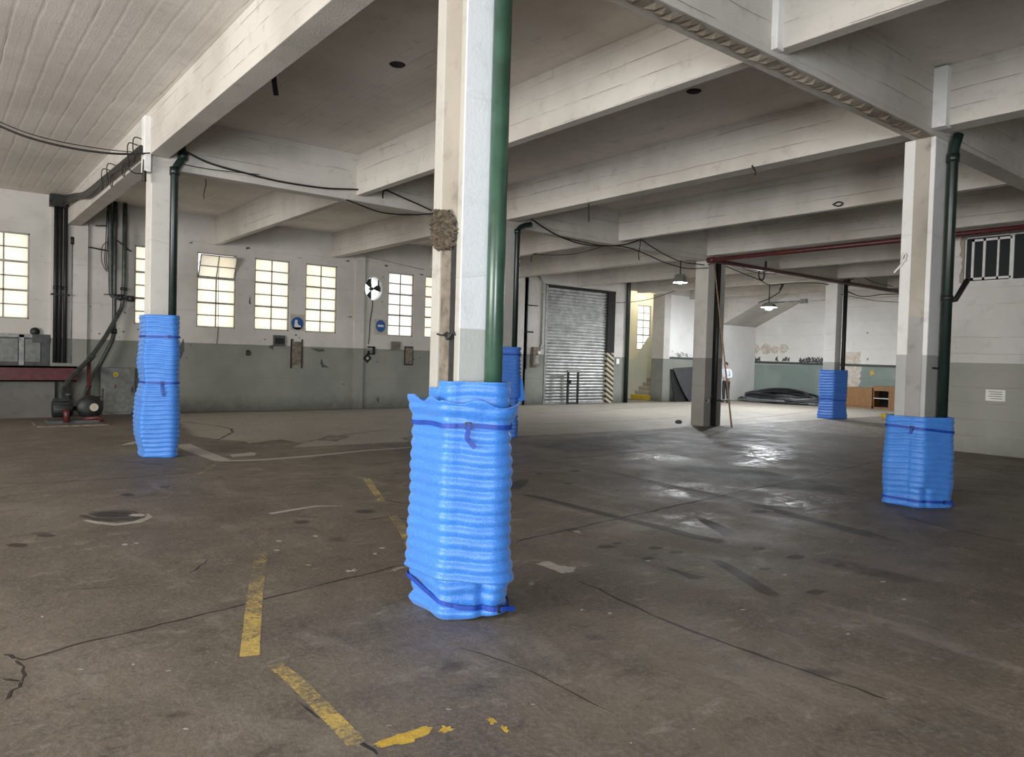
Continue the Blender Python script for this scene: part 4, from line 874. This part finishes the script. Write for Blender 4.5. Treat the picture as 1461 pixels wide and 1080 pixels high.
# pump set on its plate
bz = Vector((2.45, 18.0, 0)); t = thing('water_pump', 'old black water pump with motor on a steel plate in the dark left corner', 'pump', bz)
MB().box((1.72, 17.55, 0), (3.02, 18.55, .03)).build('base_plate', 'oldwood', t, bz); MB().box((1.95, 17.95, .03), (2.95, 18.45, .09)).build('plinth', 'flake', t, bz)
MB().lathe([(0, 0), (.17, 0), (.19, .02), (.19, .30), (.16, .36), (.05, .38), (.05, .44), (0, .44)], (2.05, 18.2, .33), 'x', 20).build('motor', 'black', t, bz)
m = MB()
for k in range(9): a = -PI*.1+PI*1.2*k/8; m.box((2.07, 18.2+.185*math.cos(a)-.008, .33+.185*math.sin(a)-.008), (2.34, 18.2+.215*math.cos(a)+.008, .33+.215*math.sin(a)+.008))
m.build('cooling_fins', 'black', t, bz)
MB().lathe([(0, -.10), (.10, -.10), (.24, -.06), (.26, 0), (.24, .06), (.12, .10), (0, .10)], (2.74, 18.12, .36), 'y', 24).build('pump_casing', 'black', t, bz)
m = MB(); disc(m, Vector((2.80, 0, .36)), .085, 18.0, 0, 20); m.build('white_plate', 'tan', t, bz)
MB().tube(bend([(2.28, 18.05, .20), (2.28, 17.92, .30), (2.28, 17.92, .06)], .08), .06, 12).build('inlet_pipe', 'red', t, bz); MB().tube([(2.5, 18.2, .36), (2.66, 18.2, .36)], .06, 12).build('coupling', 'wallpipe', t, bz)
MB().tube(bend([(2.60, 18.0, .12), (2.90, 17.95, .14), (2.95, 17.95, .06)], .06), .045, 10).build('drain_pipe', 'red', t, bz)
MB().tube([(2.52, 18.15, .30), (2.78, 18.3, .82)], .02, 8).tube([(2.62, 18.1, .58), (2.98, 18.1, .58)], .012, 6).tube([(2.98, 18.1, .3), (2.98, 18.1, .75)], .012, 6).build('lever_frame', 'black', t, bz)
MB().lathe([(0, 0), (.05, 0), (.055, .05), (.08, .06), (.08, .09), (0, .09)], (2.37, 18.35, .55), 'z', 14).build('valve', 'wallpipe', t, bz)
# steel cabinet against the dado
a, b = Vector((3.30, 20.33, .06)), Vector((4.06, YW, 1.16)); ce = Vector((3.68, 20.45, 0))
t = thing('electrical_cabinet', 'low grey steel cabinet with a yellow warning sticker, left of the slim column', 'cabinet', ce)
MB().box(a, b).box((3.36, 20.40, 0), (4.0, YW-.02, .06)).build('carcass', 'signgreen', t, ce, .006); MB().box((a.x+.03, a.y-.02, a.z+.03), (b.x-.03, a.y, b.z-.03)).build('door', 'signgreen', t, ce, .004)
m = MB(); disc(m, Vector((3.62, 0, .99)), .06, a.y-.023, 0, 20); m.build('warning_sticker', 'yellowpaint', t, ce); m = MB(); m.poly([(3.62+u, a.y-.0245, .70+v) for u, v in ((.0, .08), (-.04, -.01), (-.005, -.005), (-.02, -.09), (.035, .015), (.005, .01))]); m.build('bolt_symbol', 'red', t, ce)
m = MB(); m.poly([(3.62+.5*u, a.y-.0245, .99+.45*v) for u, v in ((.0, .08), (-.04, -.01), (-.005, -.005), (-.02, -.09), (.035, .015), (.005, .01))]); m.build('bolt_symbol', 'black', t, ce)
MB().box((b.x-.08, a.y-.045, .55), (b.x-.06, a.y-.02, .68)).build('handle', 'black', t, ce)
# concrete bench with a red steel edge in the left corner
ce = Vector((.7, 20.1, 0)); t = thing('workbench', 'long grey masonry bench with a dark red steel edge in the left corner', 'bench', ce)
MB().box((-2.2, 20.0, 0), (2.30, YW-.01, .86)).build('masonry_base', 'masonry_dark', t, ce)
MB().box((-2.2, 19.78, .84), (2.72, 19.84, 1.19)).box((-2.2, 19.78, 1.15), (2.72, 19.92, 1.19)).box((-2.2, 19.78, .84), (2.72, 19.92, .87)).build('red_channel', 'red', t, ce); MB().box((-2.2, 19.84, 1.12), (2.24, YW-.1, 1.185)).build('bench_top', 'masonry_dark', t, ce)
MB().box((2.46, 19.86, 0), (2.60, 20.0, .85)).build('leg', 'black', t, ce)
# niche's shade painted as a dark board with two grey panels, above the bench
ce = Vector((1.4, YW, 1.19)); t = thing('niche_panel', 'dark niche with two grey rectangular covers above the bench, below the left window', 'panel', ce)
MB().box((.2, YW-.05, 1.19), (2.24, YW, 1.92)).box((1.9, YW-.12, 1.72), (2.24, YW-.05, 1.92)).build('dark_niche_back', 'flake', t, ce)
for xa, xb in ((.9, 1.62), (1.76, 2.06)): MB().box((xa, YW-.07, 1.27), (xb, YW-.05, 1.80)).build('cover', 'signgreen', t, ce)
MB().box((.2, YW-.08, 1.84), (2.24, YW-.05, 1.92)).box((1.64, YW-.08, 1.19), (1.74, YW-.05, 1.9)).build('rail', 'greypipe', t, ce)
MB().lathe([(0, 0), (.09, .0), (.1, .05), (.06, .1), (0, .1)], (1.95, YW-.1, 1.98), 'y', 14).build('siren', 'black', t, ce)
# cable bundle along the first cross beam
o = MB(); xq = 2.47
for k in range(4): o.tube(smooth_path([(xq-.02*(k % 2), 20.4-.2*k, 4.96+.05*k), (xq, 18.5, 4.86+.03*k), (xq-.01*k, 17.0, 4.66+.03*k), (xq-.02, 15, 4.63+.025*k), (xq, 13.5, 4.60+.03*k), (xq, 12.2, 4.58+.03*k)]), .024, 7)
r = o.build('cable_bundle', 'cable', None, (xq, 12.2, 4.58)); tag(r, 'thick bundle of dark cables along the left beam to the slim column', 'cable')
for k, y_ in enumerate((12.5, 12.9, 14.6, 15.1)):
     MB().tube(smooth_path([(xq+.1, y_, 4.85), (xq-.03, y_, 4.86), (xq-.05, y_, 4.70), (xq-.03, y_-.05, 4.52), (xq-.06, y_-.08, 4.46)]), .009, 5).build('cable_hook', 'cable', r, r.location)
for k, yk in enumerate((13.2, 14.2)): MB().tube([(xq-.04, yk+.10*math.cos(a), 4.50+.11*math.sin(a)) for a in [2*PI*q/16 for q in range(17)]], .008, 5).build('cable_coil', 'cable', r, r.location)
o = MB().tube(smooth_path([at('y', 12.15, 207, 228), at('y', 12.15, 206, 245), at('y', 12.15, 206, 259)]), .03, 8).build('cable_end', 'cable', None, at('y', 12.15, 207, 228)); tag(o, 'short thick cable end hanging beside the top of the slim column', 'cable')
o = MB().tube(smooth_path([at('y', 12.14, *p) for p in [(178, 233), (190, 246), (206, 248)]]), .01, 6).build('loose_wire', 'cable', None, at('y', 12.14, 178, 233)); tag(o, 'small wire curving below the cable bundle to the slim column', 'cable')

# ------------------------------------------------------------------ cables strung under the beams
def wire(label, pts, y, r=.012, name='hanging_cable', axis='y', grp='cables strung under the beams'):
    P = [at(axis, y, *p) for p in pts]; o = MB().tube(smooth_path(P), r, 6).build(name, 'cable', None, P[0]); return tag(o, label, 'cable', grp)
wire('black cable sagging from the left edge past the slim column to the beam corner', [(-10, 176), (40, 196), (100, 211), (160, 219), (206, 219), (230, 216), (250, 212), (262, 215), (300, 233), (350, 247), (400, 259), (460, 268), (500, 270), (530, 271)], 12.13, .016)
wire('thin second wire above the black cable at the left edge', [(-10, 170), (40, 190), (90, 203), (150, 213), (190, 217)], 12.16, .007)
wire('cable going from the beam corner down behind the front column', [(530, 271), (545, 270), (553, 272), (575, 282), (600, 293), (640, 312)], 12.13, .014)
wire('loose cable hanging below the beam left of the front column', [(494, 285), (510, 291), (540, 302), (570, 306), (600, 306), (640, 302)], 12.16, .014)
wire('thin wire along the lower edge of the beam beside the slim column', [(256, 233), (290, 240), (330, 245), (370, 249)], 12.17, .006)
wire('cable sagging from the half-hidden column towards the bare column, upper one', [(757, 311), (775, 324), (800, 338), (830, 348), (860, 351), (890, 349), (905, 345), (914, 341)], 12.12, .016)
wire('double cable from the beam hook down to the bare column', [(914, 341), (930, 352), (950, 364), (975, 374), (1005, 378)], 12.12, .013)
wire('lower cable sagging to the bare column below the beam', [(800, 338), (850, 349), (890, 352), (920, 362), (950, 375), (980, 383), (1010, 382)], 12.16, .013)
wire('short cable end hanging from the beam hook', [(914, 341), (913, 352), (911, 362), (912, 371)], 12.12, .012)
wire('thin wire strung to a bracket on the far beam', [(762, 363), (790, 364), (820, 362), (845, 356), (860, 351)], 14.0, .009)
wire('long thin wire across the white wall past the lamp shade', [(870, 432), (900, 431), (930, 426), (960, 416), (985, 406)], 19.0, .014)
wire('tangle of thin wires leaving the bare column to the right', [(1010, 378), (1030, 372), (1050, 378), (1075, 388), (1100, 391), (1120, 388), (1140, 392)], 12.1, .010)
wire('wire sagging between the bare column and the far column', [(1036, 380), (1060, 390), (1085, 400), (1100, 407), (1125, 404), (1165, 404), (1182, 406)], 12.1, .012)
wire('upper wire right of the far column', [(1205, 408), (1218, 397), (1229, 394), (1245, 402), (1280, 410)], 12.0, .012)
wire('lower wire right of the far column', [(1205, 414), (1230, 423), (1260, 420), (1290, 420)], 12.0, .016)
wire('lowest thin wire right of the far column', [(1200, 420), (1225, 425), (1250, 429), (1290, 432)], 12.05, .010)
o = MB()
for k in range(3): o.tube([at('y', 12.08, 1086.5+(3.6+.4*k)*math.cos(a), 392+(7+.6*k)*math.sin(a)) for a in [2*PI*q/18 for q in range(19)]], .012, 5)
r = o.build('cable_coil', 'cable', None, at('y', 12.08, 1086, 385)); tag(r, 'coil of cable hanging below the dark red pipe', 'cable')
def hook(label, pts, ax, v, r=.012, mat='black', name='ceiling_hook', cat='hook'):
    P = [at(ax, v, *p) for p in pts]; o = MB().tube(smooth_path(P, 4), r, 6).build(name, mat, None, P[0]); return tag(o, label, cat)
hook('black hook where the cable crosses the beam corner', [(553, 271), (547, 273), (546, 283)], 'y', 12.15, .014)
hook('thin iron hook hanging from the rib in the middle of the ceiling', [(1073, 236), (1075, 240), (1078, 245), (1077, 250)], 'x', 9.33)
hook('short black rod hanging under the second rib right of the front column', [(840, 291), (840, 306), (840, 316)], 'x', 9.40)
hook('wire knot on the third rib under the ceiling', [(1188, 292), (1196, 288), (1202, 290), (1197, 294), (1190, 293)], 'x', 12.7)
hook('small iron hook with a cable end on the pale rib right of the half-hidden column', [(766, 361), (759, 364), (758, 374)], 'x', 12.7)
hook('thin wire dangling from the pale ceiling beside the slim column', [(292, 250), (294, 262), (291, 275), (291, 284)], 'y', 14.5, .008)
a, b = Vector((3.40, 9.35, 5.22)), at('z', 4.95, 394, 136); o = MB().tube([a, b], .035, 8).build('ceiling_rod', 'black', None, a); tag(o, 'short black rod hanging from the dark ceiling right of the left beam', 'rod')
for lab, p in (('small round black hole in the ceiling left of the front column', (567, 92)), ('small round black hole in the ceiling right of the front column', (990, 130))):  # recess holes, their darkness drawn as near-black discs on the slab
    q = at('z', ZC, *p); o = MB().lathe([(0, -.012), (.085, -.012), (.10, 0)], (q.x, q.y, ZC), 'z', 20).build('ceiling_hole_disc', 'dark', None, (q.x, q.y, ZC)); tag(o, lab, 'ceiling hole')
# ------------------------------------------------------------------ lamps
def bay_lamp(label, c, cord_top, r=.27, h=.27, mat='greypipe', bz_=.045):
    t = thing('pendant_lamp', label, 'lamp', c, 'lit lamps')
    MB().lathe([(.06, h), (r*.52, h), (r*.60, h-.02), (r, .0), (r*1.02, -.02), (r*.96, -.015), (r*.56, h-.05), (0, h-.05)], c, 'z', 28).build('lamp_shade', mat, t, c)
    MB().lathe([(0, bz_-.10), (r*.30, bz_-.08), (r*.44, bz_-.02), (r*.44, bz_+.03), (r*.3, bz_+.07), (0, bz_+.085)], c, 'z', 20).build('bulb', 'bulb', t, c)
    MB().tube([(c[0], c[1], c[2]+h-.01), (c[0], c[1], cord_top)], .018, 8).build('rod', 'black', t, c)
    return t
cA = at('x', 19.3, 970.3, 402.5); bay_lamp('lit grey bell-shaped lamp hanging in front of the white wall by the stairs', tuple(cA), ZC, .245, .25)
cB = at('x', 25.0, 1097, 438); t = bay_lamp('glaring lit lamp on a horizontal arm in front of the end wall', tuple(cB), ZC, .30, .16, 'greypipe', -.02)
e = at('x', 25.0, 1150, 441.5); MB().tube([(cB.x, cB.y, cB.z+.16), (e.x, e.y, cB.z+.16)], .03, 8).box((e.x-.06, e.y-.02, cB.z+.08), (e.x+.06, e.y+.22, cB.z+.24)).build('arm', 'greypipe', t, tuple(cB))
def spar(label, pts, x, r): P = [at('x', x, *p) for p in pts]; o = MB().tube(P, r, 8).build('cable_run', 'black', None, P[0]); return tag(o, label, 'cable')
spar('thin black rod slanting down from the beam to the left of the glaring lamp', [(1116, 404), (1112, 417), (1098, 426), (1082, 432)], 25.3, .02)
spar('thick black cable end dangling above the glaring lamp', [(1119, 401), (1116, 408), (1113, 414)], 25.0, .04)
# ------------------------------------------------------------------ red sprinkler pipes
P = [(15.98, 3.9, 4.37), (15.98, 11.98, 4.37), (27.5, 11.98, 4.37)]
o = MB().tube(bend(P, .06), .055, 12).build('sprinkler_pipe', 'red', None, P[0]); tag(o, 'long dark red pipe under the ceiling, turning at the bare column towards the end wall', 'pipe')
MB().tube([(15.98, 11.86, 4.37), (15.98, 12.06, 4.37)], .075, 12).build('elbow', 'red', o, P[0])
for x_ in (18.5, 23.22): MB().tube([(x_, 11.98, 4.30), (x_, 11.98, 4.60)], .03, 8).build('pipe_hanger', 'black', o, P[0])
a, b = at('x', XR-.08, 1361, 331), at('x', XR-.08, 1475, 317.5); o = MB().tube([(XR-.08, 7.2, 4.46), (XR-.08, 3.5, 4.46)], .05, 12).build('sprinkler_pipe', 'red', None, (XR-.08, 7.2, 4.46)); tag(o, 'dark red pipe along the top of the block wall above the office window', 'pipe')
for y_ in (4.6, 6.6): MB().box((XR-.14, y_, 4.40), (XR, y_+.04, 4.44)).build('pipe_bracket', 'black', o, o.location)
# ------------------------------------------------------------------ by the roller door
a, b = at('y', YS, 758, 495), at('y', YS, 767, 522); ce = Vector(((a.x+b.x)/2, YS, b.z)); t = MB().box((a.x, YS-.14, b.z), (b.x, YS, a.z)).build('control_box', 'oldwood', None, ce, .008); tag(t, 'dark control box with a pale switch left of the roller door', 'electrical box')
MB().box((a.x+.08, YS-.15, b.z+.08), (b.x-.06, YS-.14, b.z+.38)).build('pale_plate', 'greypipe', t, ce); MB().lathe([(0, 0), (.07, 0), (.06, .05), (0, .06)], (a.x+.22, YS-.2, b.z+.48), 'y', 14).build('switch_knob', 'alu', t, ce)
o = MB().tube(bend([(17.72, YS-.05, 2.15), (17.72, YS-.05, 4.55), (17.45, YS-.05, 4.75)], .1), .03, 8).build('conduit', 'greypipe', None, (17.72, YS-.05, 2.15)); tag(o, 'thin grey conduit rising beside the left edge of the roller door', 'conduit'); MB().box((17.66, YS-.09, 2.05), (17.79, YS, 2.2)).build('conduit_box', 'greypipe', o, o.location)
o = MB().tube([(16.98, YS-.06, 1.3), (16.98, YS-.06, 4.6)], .04, 8).build('conduit', 'black', None, (16.98, YS-.06, 1.3)); tag(o, 'dark vertical conduit on the wall further left of the roller door', 'conduit'); MB().tube([(16.85, YS-.06, 3.62), (17.5, YS-.06, 3.62)], .02, 6).build('side_arm', 'black', o, o.location)
o = MB().box((17.05, YS-.03, 2.62), (17.35, YS, 2.68)).build('wall_bracket', 'black', None, (17.2, YS, 2.6)); tag(o, 'small black bracket above the control box by the roller door', 'bracket')
y_ = 20.45; x0, x1 = at('y', y_, 810, 560).x, at('y', y_, 824, 560).x; t = thing('metal_stand', 'narrow black frame with a pale top bar standing in front of the roller door', 'stand', ((x0+x1)/2, y_, 0)); L0 = tuple(t.location)
for x_ in (x0, x1): MB().box((x_-.035, y_-.03, 0), (x_+.035, y_+.03, 1.27)).build('post', 'black', t, L0)
MB().box((x0-.05, y_-.035, 1.22), (x1+.05, y_+.035, 1.29)).build('top_bar', 'greypipe', t, L0); MB().box((x0, y_-.02, .02), (x1, y_+.02, .06)).build('bottom_bar', 'black', t, L0); MB().box((x0+.03, y_-.08, .78), (x0+.10, y_-.02, .92)).build('latch', 'black', t, L0)
a = at('y', YS, 878, 511); b = at('y', YS, 883, 520); o = MB().box((a.x, YS-.04, b.z), (b.x, YS, a.z)).build('wall_notice', 'frame', None, (a.x, YS, b.z)); tag(o, 'small framed notice on the wall right of the roller door', 'notice'); MB().box((a.x+.03, YS-.045, b.z+.03), (b.x-.03, YS-.04, a.z-.03)).build('sheet', 'paper', o, o.location)
# leaning dark board
yb = YS-.35; P = [at('y', YS-.05, 953.5, 526), at('y', YS-.05, 990, 522), (27.9, YS-.32, .0), (26.1, YS-.32, .0), (25.75, YS-.25, .35), (25.38, YS-.08, 1.15)]
P = [(25.22, 1.44), (27.3, 1.56), (27.6, 1.40), (27.6, 0.0), (26.0, 0.0), (25.75, .28), (25.45, .85)]
o = MB().prism([(x_, YS-.40+.36*z_/1.56, z_) for x_, z_ in P], (0, -.03, .005)).build('leaning_board', 'board', None, (26.4, YS-.3, 0)); tag(o, 'big dark grey board with a slanting edge leaning on the wall beside the stairs', 'board')
MB().prism([(25.10, YS-.02, 1.40), (25.25, YS-.02, 1.40), (25.95, YS-.30, 0), (25.14, YS-.30, 0)], (0, -.01, 0)).build('back_sheet', 'black', o, o.location)
# wooden cabinets by the end wall
def vcab(label, y0, y1, h, shelves):
    x1 = XF-.02; x0 = x1-.55; ce = Vector((x0, (y0+y1)/2, 0)); t = thing('wooden_cabinet', label, 'cabinet', ce); w_ = .03
    m = MB(); m.box((x0, y0, 0), (x1, y0+w_, h)).box((x0, y1-w_, 0), (x1, y1, h)).box((x0, y0, h-w_), (x1, y1, h)).box((x0, y0, 0), (x1, y1, .07)).box((x1-.02, y0, 0), (x1, y1, h)); m.build('carcass', 'veneer', t, ce)
    if not shelves: MB().box((x0-.02, y0+.01, .08), (x0, y1-.01, h-.01)).build('door', 'veneer', t, ce); MB().box((x0-.035, y0+.10, h*.5), (x0-.02, y0+.12, h*.5+.1)).build('handle', 'greypipe', t, ce)
    else:
        ym = y0+(y1-y0)*.5; MB().box((x0-.015, y0, .07), (x0, ym-.08, h-.01)).build('door', 'veneer', t, ce); MB().box((x0-.015, ym-.08, .75), (x0, y1, h)).build('fascia', 'veneer', t, ce)
        MB().box((x0, ym-.09, .42), (x1-.02, y1-w_, .45)).build('shelf', 'alu', t, ce); MB().box((x1-.04, ym-.09, .07), (x1-.021, y1-w_, h-.05)).build('back_panel', 'dark', t, ce)
ya, yb, yc = at('x', XF-.57, 1207, 560).y, at('x', XF-.57, 1245.5, 560).y, at('x', XF-.57, 1276, 560).y
vcab('low brown wooden cabinet with a plain front at the foot of the end wall', yb+.02, ya, .86, False); vcab('taller brown wooden cabinet with two open dark compartments beside the plain one', yc-.25, yb-.02, .95, True)
# heap of hoses
for k, lab in enumerate(['thick black hose coiled at the bottom of the hose heap by the end wall', 'black hose lying in wide loops on top of the hose heap', 'grey-black hose winding through the middle of the hose heap', 'black hose leaning against the dado at the back of the hose heap', 'grey-black hose sprawling at the near edge of the hose heap']):
    r = random.Random(20+k); P = []; turns = 3.2; n_ = 60; rr = .055
    for i in range(n_):
        a = 2*PI*turns*i/n_+k*1.3; q = r.uniform(.94, 1.06)*(1-.10*(i/n_)*(k % 3)); sx, sy = [(.95, 1.95), (.72, 1.55), (.85, 1.75), (.55, 1.7), (.98, 1.6)][k]
        z = .06+.035*i/n_*3+[0, .20, .12, .1, .0][k]+.05*math.sin(a*1.7+k)+(.22*max(0, math.cos(a)) if k in (1, 3) else .05*max(0, math.cos(a)))
        P.append((30.05+[0, -.02, .05, .55, -.15][k]+sx*.85*q*math.cos(a), 18.55+[0, .1, -.15, .1, .25][k]+sy*q*math.sin(a), max(.06, z)))
    if k == 4: P += [(29.6, 17.0, .08), (30.0, 16.3, .07), (30.3, 15.9, .07)]
    if k == 0: P += [(30.7, 16.9, .10), (30.9, 16.2, .08), (31.0, 15.4, .07)]
    o = MB().tube(smooth_path(P, 3), rr, 8).build('rubber_hose', 'hosegrey' if k in (2, 4) else 'rubber', None, P[0]); tag(o, lab, 'hose', 'heap of hoses by the end wall')
# wooden pole and rod on the bare column
a, b = Vector(fl(1044, 610)), Vector((16.36, 12.15, 4.36)); o = MB().tube([a, b], [.022, .018], 10).build('wooden_pole', 'woodpole', None, a); tag(o, 'long thin wooden pole leaning on the bare column, its foot on the floor', 'pole')
o = MB().tube([(16.18, 12.1, .69), (17.2, 12.1, .69)], .022, 8).build('iron_bar', 'black', None, (16.7, 12.1, .69)); tag(o, 'short horizontal black bar fixed low across the bare column', 'bar'); MB().tube([(16.26, 12.1, .62), (16.26, 12.1, .76)], .05, 10).build('end_fitting', 'greypipe', o, o.location); MB().box((16.5, 12.1, .66), (16.56, 12.2, .72)).build('mount', 'black', o, o.location)
# yellow trolley behind the right-hand column
ce = Vector((19.2, 8.55, 0)); t = thing('pallet_truck', 'yellow hand truck with black wheels, mostly hidden behind the right-hand column', 'hand truck', ce)
MB().box((19.0, 7.9, .40), (19.5, 8.86, .52)).box((19.3, 8.0, .28), (19.42, 8.5, .42)).build('chassis', 'yellowpaint', t, ce, .02)
for y_ in (8.58, 8.05): MB().lathe([(0, -.07), (.17, -.07), (.19, -.05), (.19, .05), (.17, .07), (0, .07)], (19.15, y_, .19), 'y', 20).build('wheel', 'rubber', t, ce)
MB().box((19.1, 8.0, .17), (19.2, 8.6, .30)).build('axle', 'black', t, ce)
# paper notice, cord on the column
a, b = at('x', XR-.004, 1406.5, 555.5), at('x', XR-.004, 1434, 573); o = MB().box((XR-.006, b.y, b.z), (XR, a.y, a.z)).build('paper_notice', 'paper', None, (XR, (a.y+b.y)/2, b.z)); tag(o, 'white paper notice taped to the grey dado of the block wall', 'paper')
m = MB()
for k in range(4): m.box((XR-.008, b.y+.05, a.z-.05-k*.045), (XR-.006, a.y-.05-.03*(k % 2), a.z-.035-k*.045))
m.build('faint_lines', 'greypipe', o, o.location)
o = MB().tube(smooth_path([at('x', 9.35, *p) for p in [(1275.5, 389), (1281, 383), (1287, 376), (1293, 365), (1290, 362), (1287, 370), (1293, 372)]]), .013, 6).build('tied_cord', 'alu', None, at('x', 9.35, 1287, 376)); tag(o, 'short white cord end tied to the side of the right-hand column', 'cord')
# a small stone on the floor
q = fl(968, 604); o = MB().lathe([(0, 0), (.08, 0), (.10, .04), (.06, .09), (0, .10)], tuple(q), 'z', 9).build('concrete_lump', 'flake', None, q); tag(o, 'small dark lump of debris on the floor left of the bare column', 'debris')

# ------------------------------------------------------------------ the person by the hoses
def skin_mesh(name, verts, edges, radii, mat, parent, origin, sub=2):
    me = bpy.data.meshes.new(name+'_raw'); me.from_pydata(verts, edges, []); ob = bpy.data.objects.new(name+'_raw', me); COL.objects.link(ob)
    sk = ob.modifiers.new('skin', 'SKIN'); sk.use_smooth_shade = True; sb_ = ob.modifiers.new('sub', 'SUBSURF'); sb_.levels = sub; sb_.render_levels = sub
    lay = me.skin_vertices[0].data
    for i, r in enumerate(radii): lay[i].radius = r if isinstance(r, tuple) else (r, r); lay[i].use_root = (i == 0)
    bpy.context.view_layer.update(); dg = bpy.context.evaluated_depsgraph_get()
    res = bpy.data.meshes.new_from_object(ob.evaluated_get(dg)); bpy.data.objects.remove(ob); res.name = name
    res.materials.clear(); res.materials.append(M[mat]); res.polygons.foreach_set('use_smooth', [True]*len(res.polygons))
    o = bpy.data.objects.new(name, res); COL.objects.link(o)
    if parent is not None: o.parent = parent
    else: o.location = origin
    return o
PO = Vector((27.3, 19.42, 0)); fw = (Vector((-.784, .62, 0))*.75+Vector((-.62, -.784, 0))*.65).normalized(); rt = Vector((fw.y, -fw.x, 0))
def pp(s_, f_, z): return tuple(rt*s_+fw*f_+Vector((0, 0, z)))
V = [pp(0, 0, .96), pp(0, 0, 1.16), pp(0, .01, 1.36), pp(0, .015, 1.50), pp(0, .05, 1.57), pp(0, .075, 1.65), pp(0, .06, 1.74)]
R_ = [(.13, .10), (.125, .09), (.14, .10), .052, .062, (.075, .092), (.062, .075)]; E_ = [(i, i+1) for i in range(6)]
def chain(st, pts, rs):
    i = st
    for p, r in zip(pts, rs): V.append(pp(*p)); R_.append(r); E_.append((i, len(V)-1)); i = len(V)-1
    return i
chain(5, [(0, .165, 1.625), (0, .185, 1.615)], [.016, .012])          # nose
for sg in (-1, 1):
    chain(5, [(sg*.078, .05, 1.65), (sg*.092, .04, 1.66)], [.018, .014])   # ears
    i = chain(2, [(sg*.17, .0, 1.42), (sg*.235, .0, 1.28), (sg*.255, .02, 1.13), (sg*.19, .16, 1.10), (sg*.10, .26, 1.10), (sg*.07, .30, 1.10)], [.06, .048, .042, .038, .028, (.036, .02)])
    for k in range(4): chain(i, [(sg*(.05-.0*k), .335+.0*k, 1.128-.018*k), (sg*.02, .36-.006*abs(k-1), 1.118-.018*k), (sg*-.005, .36-.008*abs(k-1), 1.108-.018*k)], [.0095, .0088, .008])
    chain(i-1, [(sg*.085, .285, 1.135), (sg*.06, .305, 1.15)], [.011, .0095])
    chain(0, [(sg*.09, 0, .90), (sg*.10, .03, .50), (sg*.105, .0, .28), (sg*.11, -.01, .09), (sg*.12, .12, .045)], [.088, .058, .052, .038, (.04, .03)])
person = skin_mesh('person', V, E_, R_, 'skin', None, PO, 1); tag(person, 'person in a light shirt and dark trousers looking down beside the hose heap', 'person')
V, E_, R_ = [pp(0, 0, .90), pp(0, 0, 1.12), pp(0, .01, 1.36), pp(0, .01, 1.46)], [(0, 1), (1, 2), (2, 3)], [(.16, .125), (.15, .115), (.165, .12), .075]
for sg in (-1, 1): chain(2, [(sg*.17, .0, 1.42), (sg*.235, .0, 1.28), (sg*.258, .02, 1.13), (sg*.19, .16, 1.10), (sg*.15, .205, 1.10)], [.075, .064, .057, .05, .046])
skin_mesh('shirt', V, E_, R_, 'shirt', person, PO, 2)
V, E_, R_ = [pp(0, 0, .94), pp(0, 0, 1.0)], [(0, 1)], [(.15, .115), (.14, .11)]
for sg in (-1, 1): chain(0, [(sg*.09, 0, .86), (sg*.10, .03, .50), (sg*.105, .0, .28), (sg*.11, -.01, .07)], [.105, .078, .070, .062])
skin_mesh('trousers', V, E_, R_, 'trousers', person, PO, 2)
for sg in (-1, 1):
    V, E_, R_ = [pp(sg*.11, -.04, .05), pp(sg*.115, .05, .05), pp(sg*.12, .15, .04)], [(0, 1), (1, 2)], [(.048, .046), (.05, .045), (.045, .034)]; skin_mesh('shoe', V, E_, R_, 'black', person, PO, 2)
m = MB(); rows = []
hv = []
for j in range(7):
    th_ = PI*.62*j/6
    for k in range(16):
        a = 2*PI*k/16; front = math.cos(a); lim = th_*(1-.35*max(0, front)); rr = math.sin(lim)
        hv.append(tuple(Vector(pp(.09*rr*math.sin(a), .055+.112*rr*math.cos(a), 1.665+.115*math.cos(lim)))+PO))
m.add(hv, [(j*16+k, j*16+(k+1) % 16, (j+1)*16+(k+1) % 16, (j+1)*16+k) for j in range(6) for k in range(16)], 0, True); m.build('hair', 'hair', person, PO)
m = MB()
for sg in (-1, 1): c_ = Vector(pp(sg*.032, .158, 1.665))+PO; m.lathe([(0, -.008), (.012, 0), (0, .008)], tuple(c_), 'z', 8)
m.build('eyes', 'hair', person, PO); c_ = Vector(pp(0, .150, 1.585))+PO; d_ = rt*.022; m = MB(); m.tube([c_-d_, c_+fw*.006, c_+d_], .006, 6); m.build('mouth', 'red', person, PO)
